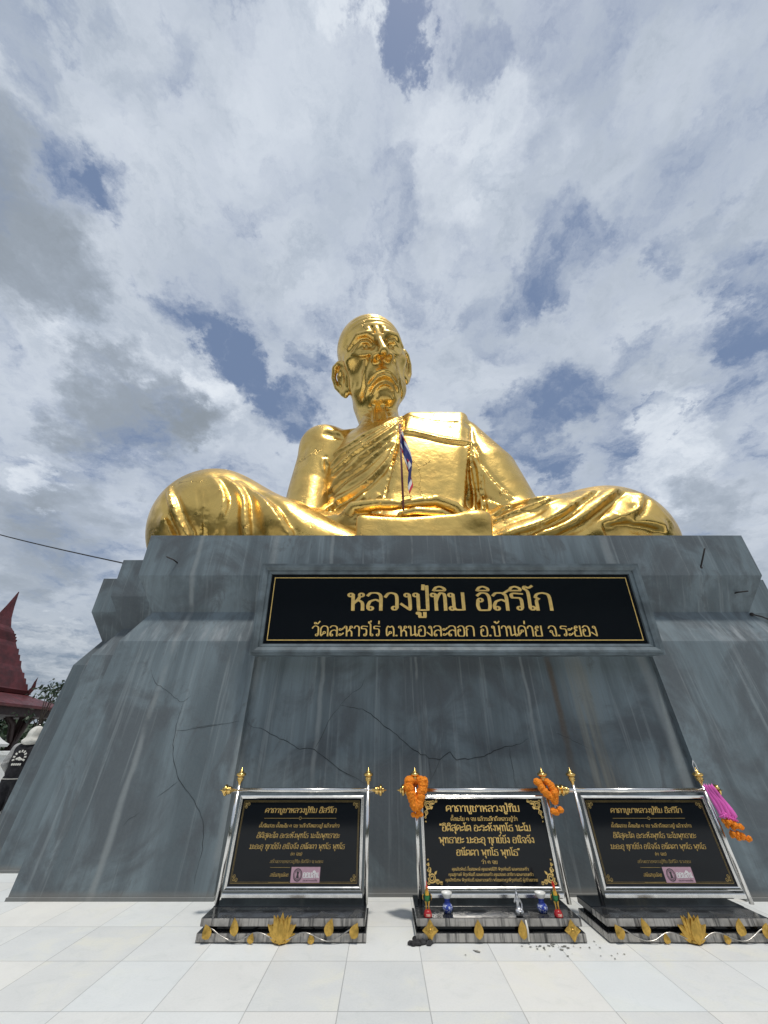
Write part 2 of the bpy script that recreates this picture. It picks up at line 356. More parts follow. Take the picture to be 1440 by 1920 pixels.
# painted concrete of the plinth: blue-grey with run-off streaks, patches, chalky drips and one rust run
t = MT('plinth_paint'); X, Y, Z = t.xyz()
runs = t.noise(1.0, 6, .62, t.map((1.9, 1.9, .20)), .35); runs2 = t.noise(1.0, 5, .6, t.map((13, 1.6, .5), (3, 1, 0)), .1); patch = t.noise(.8, 7, .62, dist=.8)
fineg = t.noise(34, 5, .6)
c = t.mix(t.step(runs, .36, .66), (.100, .130, .148), (.185, .236, .264))
c = t.mix(t.step(patch, .44, .60, 0, .8), c, (.085, .098, .110))
c = t.mix(t.step(t.noise(1.0, 6, .7, t.map((30, 3, .8), (1, 5, 0)), .1), .5, .75, 0, .4), c, (.08, .094, .104))
c = t.mix(t.step(runs2, .54, .72, 0, .42), c, (.31, .355, .375))
spots = t.noise(1.0, 8, .7, t.map((2.6, 2.6, 1.2)), .9)
c = t.mix(t.step(spots, .54, .66, 0, .7), c, (.092, .106, .117))
c = t.mix(t.math('MULTIPLY', t.step(t.noise(1.0, 5, .6, t.map((5, 2, .9), (0, 7, 0)), .2), .5, .72), t.math('MULTIPLY', t.step(Z, 2.82, 2.95), t.step(Z, 3.3, 3.1))), c, (.28, .31, .33))
def gauss(x0, w): return t.step(t.math('ABSOLUTE', t.math('SUBTRACT', t.math('ADD', X, t.math('MULTIPLY', t.noise(2.0, 3), .10)), x0)), w, w*.15)
low = t.step(Z, 2.9, 2.4)
rust = t.math('MULTIPLY', t.math('MULTIPLY', gauss(2.62, .075), low), t.step(Z, .5, 2.2, .15, 1))
c = t.mix(t.math('MULTIPLY', rust, .75), c, (.10, .062, .032))
pale = t.math('MULTIPLY', t.math('MULTIPLY', gauss(3.02, .36), low), t.step(runs2, .38, .62))
c = t.mix(t.math('MULTIPLY', pale, .6), c, (.23, .225, .19))
for x0, w in ((-1.93, .10), (4.11, .12), (.55, .03), (2.2, .035), (-.9, .05), (-3.3, .06)):
    c = t.mix(t.math('MULTIPLY', t.math('MULTIPLY', gauss(x0, w), t.step(t.noise(1.6, 4), .3, .55)), .7), c, (.27, .30, .31))
c = t.mix(t.math('MULTIPLY', t.step(Z, .10, .03), .6), c, (.24, .23, .21))
c = t.mix(t.step(fineg, .3, .75, 0, .22), c, (.15, .17, .18))
t.set(Base_Color=c, Roughness=t.step(patch, .3, .7, .52, .8)); t.bump(t.math('ADD', t.math('MULTIPLY', patch, .5), t.math('MULTIPLY', fineg, .12)), .5, .03); M['plinth'] = t.m
# marble paving: pale slabs about 0.65 m, each its own tint
t = MT('marble_paving'); br = t.n('ShaderNodeTexBrick'); br.offset = 0; br.squash = 1
t.link(t.map((1, 1, 1), (.31, .14, 0)), br.inputs['Vector'])
for k, v in (('Scale', 1.0), ('Mortar Size', .004), ('Mortar Smooth', .2), ('Brick Width', .62), ('Row Height', .66), ('Bias', 0.0)): br.inputs[k].default_value = v
br.inputs['Color1'].default_value = (0, 0, 0, 1); br.inputs['Color2'].default_value = (1, 1, 1, 1); br.inputs['Mortar'].default_value = (.5, .5, .5, 1)
X, Y, Z = t.xyz(t.map((1, 1, 1), (.31, .14, 0)))
cx = t.math('FLOOR', t.math('DIVIDE', X, .62)); cy = t.math('FLOOR', t.math('DIVIDE', Y, .66))
wn_ = t.n('ShaderNodeTexWhiteNoise', noise_dimensions='2D'); cb = t.n('ShaderNodeCombineXYZ'); t.link(cx, cb.inputs[0]); t.link(cy, cb.inputs[1]); t.link(cb.outputs[0], wn_.inputs['Vector'])
wv_ = wn_.outputs['Value']; sh = t.n('ShaderNodeVectorMath', operation='ADD'); t.link(t.obj, sh.inputs[0]); 
sc_ = t.n('ShaderNodeVectorMath', operation='SCALE'); t.link(wn_.outputs['Color'], sc_.inputs[0]); sc_.inputs['Scale'].default_value = 9.0; t.link(sc_.outputs[0], sh.inputs[1])
mott = t.noise(2.2, 6, .6, sh.outputs[0], .6); grain = t.noise(60, 4, .7); vein = t.noise(5, 7, .7, sh.outputs[0], 1.2)
c = t.mix(wv_, (.72, .74, .735), (.86, .865, .86))
c = t.mix(t.math('MULTIPLY', t.step(mott, .46, .7), t.step(t.noise(.23, 2), .4, .62)), c, (.80, .79, .68))
c = t.mix(t.step(vein, .5, .72, 0, .35), c, (.56, .60, .59))
c = t.mix(t.step(grain, .35, .7, 0, .18), c, (.52, .54, .54))
c = t.mix(br.outputs['Fac'], c, (.42, .43, .43))
c = t.mix(t.math('MULTIPLY', wv_, .55), c, t.mix(wn_.outputs['Color'], (.88, .82, .70), (.72, .80, .83)))
t.set(Base_Color=c, Roughness=t.step(mott, .3, .7, .38, .58)); t.bump(t.math('SUBTRACT', t.math('MULTIPLY', vein, .2), br.outputs['Fac']), .3, .004); M['paving'] = t.m
# black polished granite
t = MT('black_granite'); f = t.noise(90, 3, .7)
t.set(Base_Color=t.mix(t.step(f, .62, .8), (.008, .010, .013), (.03, .034, .04)), Roughness=.07, Specular_IOR_Level=.28); M['granite'] = t.m
# the stands' slabs: the same granite, dusty, with dried run-off on the front edges
t = MT('dusty_granite'); X, Y, Z = t.xyz(); geo = t.n('ShaderNodeNewGeometry'); nx = t.n('ShaderNodeSeparateXYZ'); t.link(geo.outputs['Normal'], nx.inputs[0])
side = t.step(t.math('ABSOLUTE', nx.outputs[2]), .7, .3)
drip = t.noise(1.0, 6, .65, t.map((26, 26, 2.0)), .3); blot = t.noise(5, 6, .65, dist=.6)
c = t.mix(t.math('MULTIPLY', t.step(drip, .30, .56), side), (.020, .021, .023), (.42, .40, .37))
c = t.mix(t.math('MULTIPLY', t.step(blot, .5, .7), .45), c, (.085, .082, .076))
t.set(Base_Color=c, Roughness=t.math('ADD', .10, t.math('MULTIPLY', t.step(blot, .4, .7), .25))); M['slab'] = t.m
M['steel'] = plain('polished_steel', (.80, .79, .77), .2, 1.0, .06, 9)
M['brass'] = plain('brass', (.86, .58, .20), .2, 1.0, .12, 20)
M['gold_leaf'] = plain('gold_ornament', (.60, .38, .09), .36, .85, .2, 30, .15)
M['gold_paint'] = plain('gold_lettering', (.80, .55, .18), .45, .25, .12, 14)
M['gold_dim'] = plain('gold_line', (.42, .30, .11), .4, .5, .15, 14)
M['frame'] = plain('painted_moulding', (.115, .145, .162), .55, 0, .35, 3.5, .25)

# ---------------------------------------------------------------- terrace, ground and hills
def sheet(name, x0, x1, y0, y1, z, mat, kind='structure'):
    return structure(MB().add([(x0, y0, z), (x1, y0, z), (x1, y1, z), (x0, y1, z)], [(0, 1, 2, 3)]).build(name, mat), kind)
t = MT('forest_floor'); f = t.noise(.05, 8, .65); g = t.noise(.6, 6, .7)
t.set(Base_Color=t.mix(t.step(t.math('ADD', t.math('MULTIPLY', f, .6), t.math('MULTIPLY', g, .4)), .38, .62), (.016, .03, .010), (.045, .07, .022)), Roughness=.9); M['forest'] = t.m
sheet('ground', -4000, 4000, -4000, 4000, -2.5, M['forest'])
structure(MB().box(-30, 34, -13, 27, -2.4, 0).build('terrace_paving', M['paving']))
# wooded hills round the horizon
def hills():
    V, F = [], []; na, nr = 220, 14
    for i in range(na):
        a = i*math.tau/na
        for j in range(nr):
            r = 150+j*38
            top = 15+4*math.sin(a*3+.7)+5*math.sin(a*7+2)+2.0*math.sin(a*17)
            h = -2.6+top*math.sin(min(1, j/8)*math.pi/2)**1.4 - max(0, j-9)*3
            h += RNG.normal()*1.3 if 0 < j < nr-1 else 0
            V.append((r*math.cos(a), r*math.sin(a), h))
    for i in range(na):
        for j in range(nr-1): F.append((i*nr+j, ((i+1) % na)*nr+j, ((i+1) % na)*nr+j+1, i*nr+j+1))
    o = MB().add(V, F, True).build('hills', M['forest']); structure(o)
hills()
# ---------------------------------------------------------------- the plinth
PLAN = [(-4.30, 5.81), (-4.30, 6.865), (-5.46, 6.865), (-5.46, 7.87), (-6.54, 7.87), (-6.54, 19.2), (-5.46, 19.2), (-5.46, 20.2), (-4.3, 20.2), (-4.3, 21.3),
        (6.615, 21.3), (6.615, 19.2), (8.92, 19.2), (8.92, 7.94), (6.615, 7.94), (6.615, 5.81)]
NOTCH = [(4.13, 5.81), (4.13, 5.95), (-1.95, 5.95), (-1.95, 5.81)]
def inset(poly, e):
    out = []; n = len(poly)
    for i in range(n):
        p0, p1, p2 = Vector(poly[i-1]), Vector(poly[i]), Vector(poly[(i+1) % n])
        d1, d2 = (p1-p0).normalized(), (p2-p1).normalized()
        n1, n2 = Vector((d1.y, -d1.x)), Vector((d2.y, -d2.x))      # the plan runs clockwise seen from above: inside is on the right
        out.append((p1.x+(n1.x+n2.x)*e, p1.y+(n1.y+n2.y)*e))
    return out
plinth = thing('statue_plinth', 'huge blue-grey painted concrete plinth with stepped corners under the golden monk', 'plinth', (0, 0, 0))
def stack(mb, plan, levels, top=True, bottom=False):
    n = len(plan); b = len(mb.V); V, F = [], []
    for e, z in levels: V += [(x, y, z) for x, y in inset(plan, e)]
    for k in range(len(levels)-1):
        for i in range(n): F.append((k*n+i, k*n+(i+1) % n, (k+1)*n+(i+1) % n, (k+1)*n+i))
    if top: F.append(tuple((len(levels)-1)*n+i for i in range(n)))
    if bottom: F.append(tuple(reversed(range(n))))
    mb.add(V, F)
ml = MB(); stack(ml, PLAN+NOTCH, [(-.012, 0), (-.012, .03), (0, .034), (.063, 2.70)], top=False, bottom=False)
n_ = len(PLAN+NOTCH)                                               # the sunk middle panel leans less than the wall: shallower at its top
for i in (len(PLAN)+1, len(PLAN)+2):
    x, y, z = ml.V[3*n_+i]; ml.V[3*n_+i] = (x, y-.07, z)
stack(ml, PLAN, [(.063, 2.70), (.067, 2.876), (.29, 3.41), (0, 3.97), (-.035, 4.75)], top=True, bottom=True)
ml.build('wall', M['plinth'], plinth)
# the wooded slope behind the viewer
def grove():
    mb = MB(); V, F = [], []
    for k in range(70):
        a = math.radians(150+k*3.4); r = 24+RNG.random()*14; h = 6+RNG.random()*6; c = np.array((r*math.cos(a), r*math.sin(a), -2+h*.5))
        mb.ball(tuple(c), (h*.45, h*.45, h*.55), None, 12)
        d = RNG.normal(size=(420, 3)); d /= np.linalg.norm(d, axis=1)[:, None]; P = c+d*np.array((h*.6, h*.6, h*.72))*(.72+.34*RNG.random((420, 1)))
        for q in P:
            u = RNG.normal(size=3); u /= np.linalg.norm(u); w = np.cross(u, RNG.normal(size=3)); w /= np.linalg.norm(w); s = .55+.5*RNG.random(); b = len(V)
            V += [tuple(q), tuple(q+u*s*.5+w*s*.3), tuple(q+u*s), tuple(q+u*s*.5-w*s*.3)]; F.append((b, b+1, b+2, b+3))
    return mb.add(V, F)
structure(grove().build('woods', M['forest'], fix=False), 'stuff')

CRACKS = [
 ([(-1.966, 5.945, 1.757), (-1.858, 5.946, 1.696), (-1.761, 5.946, 1.689), (-1.622, 5.946, 1.621), (-1.356, 5.946, 1.529), (-1.172, 5.946, 1.438), (-1.066, 5.946, 1.451), (-0.971, 5.946, 1.438), (-0.759, 5.947, 1.311), (-0.553, 5.947, 1.188), (-0.34, 5.947, 1.103), (-0.249, 5.947, 1.056)], 0.01),
 ([(-0.958, 5.946, 1.457), (-0.878, 5.946, 1.595), (-0.813, 5.945, 1.757), (-0.727, 5.945, 1.883), (-0.636, 5.945, 1.983)], 0.008),
 ([(-0.649, 5.945, 1.98), (-0.32, 5.945, 1.931), (-0.188, 5.945, 1.866), (-0.058, 5.945, 1.768), (0.133, 5.946, 1.638), (0.318, 5.946, 1.5), (0.469, 5.946, 1.41), (0.618, 5.947, 1.334), (0.769, 5.947, 1.321), (0.916, 5.946, 1.41), (0.956, 5.946, 1.351), (0.998, 5.947, 1.316), (1.198, 5.947, 1.331), (1.386, 5.946, 1.359), (1.583, 5.946, 1.435), (1.745, 5.946, 1.474), (1.906, 5.946, 1.5), (2.045, 5.946, 1.566)], 0.014),
 ([(-0.649, 5.945, 1.98), (-0.524, 5.945, 2.097), (-0.362, 5.944, 2.202), (-0.283, 5.944, 2.355)], 0.007),
 ([(2.429, 5.946, 1.713), (2.438, 5.946, 1.627), (2.582, 5.946, 1.579), (2.72, 5.946, 1.513), (2.855, 5.946, 1.448)], 0.006),
 ([(0.618, 5.947, 1.334), (0.635, 5.947, 1.149), (0.595, 5.947, 1.007)], 0.006),
 ([(0.769, 5.947, 1.321), (0.699, 5.947, 1.197), (0.631, 5.947, 1.101)], 0.006),
 ([(1.745, 5.946, 1.474), (1.747, 5.947, 1.246), (1.754, 5.947, 1.053)], 0.006),
 ([(-2.925, 5.857, 2.008), (-2.935, 5.853, 1.83), (-2.923, 5.849, 1.66), (-2.907, 5.845, 1.495), (-2.847, 5.841, 1.337), (-2.76, 5.838, 1.201), (-2.699, 5.836, 1.11), (-2.574, 5.833, 1.005), (-2.43, 5.831, 0.895), (-2.329, 5.828, 0.788), (-2.263, 5.826, 0.698), (-2.212, 5.823, 0.554), (-2.189, 5.82, 0.441), (-2.203, 5.816, 0.266), (-2.2, 5.813, 0.137)], 0.009),
 ([(-2.923, 5.849, 1.66), (-2.771, 5.849, 1.663), (-2.607, 5.85, 1.697), (-2.353, 5.85, 1.731)], 0.007),
 ([(-2.694, 5.836, 1.094), (-2.806, 5.833, 1.005), (-2.919, 5.832, 0.926)], 0.006),
 ([(-3.076, 5.828, 0.788), (-3.127, 5.827, 0.743), (-3.193, 5.827, 0.713), (-3.243, 5.825, 0.647)], 0.006),
 ([(-3.554, 5.867, 2.45), (-3.49, 5.865, 2.341), (-3.427, 5.863, 2.266), (-3.201, 5.86, 2.151), (-3.081, 5.858, 2.069), (-2.928, 5.857, 2.018), (-2.84, 5.859, 2.099)], 0.006),
 ([(-2.704, 5.849, 1.693), (-2.474, 5.85, 1.71), (-2.247, 5.851, 1.74), (-2.048, 5.851, 1.767)], 0.007),
]

def crack_mesh():
    V, F = [], []
    for pts, w in CRACKS:
        # roughen the line, taper its ends
        P = []
        for i in range(len(pts)-1):
            a, b = Vector(pts[i]), Vector(pts[i+1]); n = max(1, int((b-a).length/.05))
            for k in range(n):
                q = a.lerp(b, k/n)
                if k: q = q+Vector((RNG.normal()*.006, 0, RNG.normal()*.006))
                P.append(q)
        P.append(Vector(pts[-1])); n = len(P); base = len(V)
        for i, p in enumerate(P):
            t = (P[min(i+1, n-1)]-P[max(i-1, 0)]); d = Vector((-t.z, 0, t.x)).normalized(); u = min(i, n-1-i)/max(1, n/5)
            h = w*.36*min(1, .25+u)*(.7+.6*RNG.random())
            for s in (1, -1): V.append(tuple(p+d*h*s+Vector((0, -.003, 0))))
        for i in range(n-1): F.append((base+2*i, base+2*i+1, base+2*i+3, base+2*i+2))
    o = MB().add(V, F).build('crack', plain('crack_line', (.045, .054, .06), .9, 0, .3), plinth, fix=False); o['kind'] = 'stuff'  # thin dark strips mark the cracks in the wall
crack_mesh()

# ---------------------------------------------------------------- sculpting kit: signed distances on a grid, surfaced with surface nets
def _v(*a): return np.array(a, np.float32)
def sd_ell(P, c, r, R=None):
    q = P - _v(*c)
    if R is not None: q = q @ R
    r = _v(*r); k0 = np.sqrt(((q/r)**2).sum(1)); k1 = np.sqrt(((q/(r*r))**2).sum(1)) + 1e-6
    return k0*(k0-1)/k1
def sd_cap(P, a, b, ra, rb):
    a = _v(*a); b = _v(*b); ab = b-a; q = P-a
    t = np.clip((q @ ab)/max(1e-9, float(ab @ ab)), 0, 1)
    return np.sqrt(((q - t[:, None]*ab)**2).sum(1)) - (ra + (rb-ra)*t)
def sd_chain(P, pts, rs):
    d = None
    for i in range(len(pts)-1):
        e = sd_cap(P, pts[i], pts[i+1], rs[i], rs[i+1]); d = e if d is None else np.minimum(d, e)
    return d
def sd_box(P, c, h, r, R=None):
    q = P - _v(*c)
    if R is not None: q = q @ R
    q = np.abs(q) - (_v(*h) - r)
    return np.sqrt((np.maximum(q, 0)**2).sum(1)) + np.minimum(q.max(1), 0) - r
def smin(a, b, k):
    h = np.maximum(k - np.abs(a-b), 0)/k
    return np.minimum(a, b) - h*h*k*.25
def smax(a, b, k): return -smin(-a, -b, k)
def _spline(pts, n=5):
    p = np.asarray(pts, np.float32)
    if len(p) < 3: return p
    out = []
    for i in range(len(p)-1):
        a = p[max(i-1, 0)]; b = p[i]; c = p[i+1]; d = p[min(i+2, len(p)-1)]
        for j in range(n):
            t = j/n
            out.append(.5*((2*b)+(c-a)*t+(2*a-5*b+4*c-d)*t*t+(3*b-a-3*c+d)*t**3))
    out.append(p[-1]); return np.array(out, np.float32)
def polydist(P, pts, reach, taper=True):
    """distance from the points to a smooth polyline, and the position along it (0..1); far points get a big value"""
    L = _spline(pts); D = np.full(len(P), 9.0, np.float32); T = np.zeros(len(P), np.float32)
    lo, hi = L.min(0)-reach, L.max(0)+reach
    m = np.where(((P > lo) & (P < hi)).all(1))[0]
    if not len(m): return D, T, m
    Q = P[m]; bd = np.full(len(m), 9.0, np.float32); bt = np.zeros(len(m), np.float32); n = len(L)-1
    for i in range(n):
        a, b = L[i], L[i+1]; ab = b-a; q = Q-a
        t = np.clip((q @ ab)/max(1e-9, float(ab @ ab)), 0, 1); d = np.sqrt(((q-t[:, None]*ab)**2).sum(1))
        k = d < bd; bd[k] = d[k]; bt[k] = (i+t[k])/n
    D[m] = bd; T[m] = bt
    return D, T, m
def ridge(d, P, pts, amp, w, ends=(0, 0)):
    D, T, m = polydist(P, pts, w*3)
    if not len(m): return d
    g = amp*np.exp(-(D[m]/w)**2)
    fade = np.ones(len(m), np.float32)
    if ends[0]: fade *= np.clip(T[m]/ends[0], 0, 1)
    if ends[1]: fade *= np.clip((1-T[m])/ends[1], 0, 1)
    d[m] -= g*fade
    return d
def fold(d, P, pts, amp, w, ends=(0, 0)):
    """an overlapping cloth edge: swells softly on one side, drops away sharply on its lower right"""
    L = _spline(pts); reach = w*4.5; lo, hi = L.min(0)-reach, L.max(0)+reach
    m = np.where(((P > lo) & (P < hi)).all(1))[0]
    if not len(m): return d
    Q = P[m]; bd = np.full(len(m), 9.0, np.float32); bt = np.zeros(len(m), np.float32); sd = np.zeros(len(m), np.float32); n = len(L)-1
    ch = L[-1]-L[0]; crisp = 1.0 if -(ch[2]+ch[0]) > 0 else -1.0
    for i in range(n):
        a, b = L[i], L[i+1]; ab = b-a; q = Q-a
        t = np.clip((q @ ab)/max(1e-9, float(ab @ ab)), 0, 1); r = q-t[:, None]*ab; dd = np.sqrt((r**2).sum(1)); k = dd < bd
        bd[k] = dd[k]; bt[k] = (i+t[k])/n; sd[k] = (-(ab[2]*r[:, 0]-ab[0]*r[:, 2])*crisp)[k]
    g = np.where(sd > 0, np.exp(-(bd/(w*.55))**2)-.35*np.exp(-((bd-w*1.1)/(w*.7))**2), np.exp(-(bd/(w*1.7))**1.5))*amp
    f = np.ones(len(m), np.float32)
    if ends[0]: f *= np.clip(bt/ends[0], 0, 1)
    if ends[1]: f *= np.clip((1-bt)/ends[1], 0, 1)
    d[m] -= g*f
    return d
def surface(fn, lo, hi, h):
    """fn(P)->d ; evaluate near the surface only, return verts, quads (surface nets)"""
    lo = np.array(lo, np.float32); n = np.ceil((np.array(hi)-lo)/h).astype(int)+1
    B = 6; nc = n//B+2
    cg = np.stack(np.meshgrid(*[np.arange(k) for k in nc], indexing='ij'), -1).reshape(-1, 3)
    dc = fn((lo + cg*(B*h)).astype(np.float32)).reshape(nc)
    D = np.repeat(np.repeat(np.repeat(dc, B, 0), B, 1), B, 2)[:n[0], :n[1], :n[2]].astype(np.float32).copy()
    near = np.abs(dc) < B*h*1.95
    for ax in range(3):
        s = near.copy(); s[tuple(slice(1, None) if k == ax else slice(None) for k in range(3))] |= near[tuple(slice(0, -1) if k == ax else slice(None) for k in range(3))]
        s[tuple(slice(0, -1) if k == ax else slice(None) for k in range(3))] |= near[tuple(slice(1, None) if k == ax else slice(None) for k in range(3))]; near = s
    act = np.repeat(np.repeat(np.repeat(near, B, 0), B, 1), B, 2)[:n[0], :n[1], :n[2]]
    idx = np.argwhere(act)
    for s in range(0, len(idx), 400000):
        c = idx[s:s+400000]; D[c[:, 0], c[:, 1], c[:, 2]] = fn((lo + c*h).astype(np.float32))
    ins = D < 0
    e = [[None]*2 for _ in range(3)]
    cell = np.zeros(tuple(n-1), np.uint8)
    for dx in (0, 1):
        for dy in (0, 1):
            for dz in (0, 1):
                cell += ins[dx:n[0]-1+dx, dy:n[1]-1+dy, dz:n[2]-1+dz]
    ca = np.argwhere((cell > 0) & (cell < 8)); vid = np.full(tuple(n-1), -1, np.int32); vid[ca[:, 0], ca[:, 1], ca[:, 2]] = np.arange(len(ca))
    acc = np.zeros((len(ca), 3), np.float32); cnt = np.zeros(len(ca), np.float32)
    cs = [(x, y, z) for x in (0, 1) for y in (0, 1) for z in (0, 1)]
    for a in cs:
        for ax in range(3):
            if a[ax]: continue
            b = list(a); b[ax] = 1
            da = D[ca[:, 0]+a[0], ca[:, 1]+a[1], ca[:, 2]+a[2]]; db = D[ca[:, 0]+b[0], ca[:, 1]+b[1], ca[:, 2]+b[2]]
            m = (da < 0) != (db < 0); t = da[m]/(da[m]-db[m])
            p = np.tile(np.array(a, np.float32), (int(m.sum()), 1)); p[:, ax] += t
            acc[m] += p; cnt[m] += 1
    V = lo + (ca + acc/cnt[:, None])*h
    Q = []
    for ax in range(3):
        s0 = [slice(1, -1)]*3; s0[ax] = slice(0, -1); s1 = [slice(1, -1)]*3; s1[ax] = slice(1, None)
        A = ins[tuple(s0)]; Bq = ins[tuple(s1)]; ch = np.argwhere(A != Bq)
        if not len(ch): continue
        flip = A[ch[:, 0], ch[:, 1], ch[:, 2]]
        c = ch + 1; c[:, ax] -= 1
        u, w = [(1, 2), (2, 0), (0, 1)][ax]
        def at(du, dw):
            k = c.copy(); k[:, u] -= du; k[:, w] -= dw
            return vid[k[:, 0], k[:, 1], k[:, 2]]
        q = np.stack([at(1, 1), at(0, 1), at(0, 0), at(1, 0)], 1)
        q[~flip] = q[~flip][:, ::-1]
        Q.append(q)
    return V, np.concatenate(Q)
def relax(V, Q, it, lam=.5):
    V = V.astype(np.float64)
    for _ in range(it):
        S = np.zeros_like(V); c = np.zeros(len(V))
        for a, b in ((0, 1), (1, 2), (2, 3), (3, 0)):
            for i, j in ((a, b), (b, a)):
                for k in range(3): S[:, k] += np.bincount(Q[:, i], V[Q[:, j], k], len(V))
                c += np.bincount(Q[:, i], minlength=len(V))
        V = V*(1-lam)+lam*S/np.maximum(c, 1)[:, None]
    return V
def np_mesh(name, V, Q, mat, parent=None, smooth=True):
    me = bpy.data.meshes.new(name); me.vertices.add(len(V)); me.vertices.foreach_set('co', np.asarray(V, np.float32).ravel())
    k = Q.shape[1]; me.loops.add(Q.size); me.loops.foreach_set('vertex_index', Q.astype(np.int32).ravel())
    me.polygons.add(len(Q)); me.polygons.foreach_set('loop_start', np.arange(0, Q.size, k, dtype=np.int32)); me.polygons.foreach_set('loop_total', np.full(len(Q), k, np.int32))
    me.update(calc_edges=True); me.validate()
    if smooth: me.polygons.foreach_set('use_smooth', np.ones(len(me.polygons), bool))
    me.materials.append(mat); o = bpy.data.objects.new(name, me); COL.objects.link(o)
    if parent: o.parent = parent
    return o

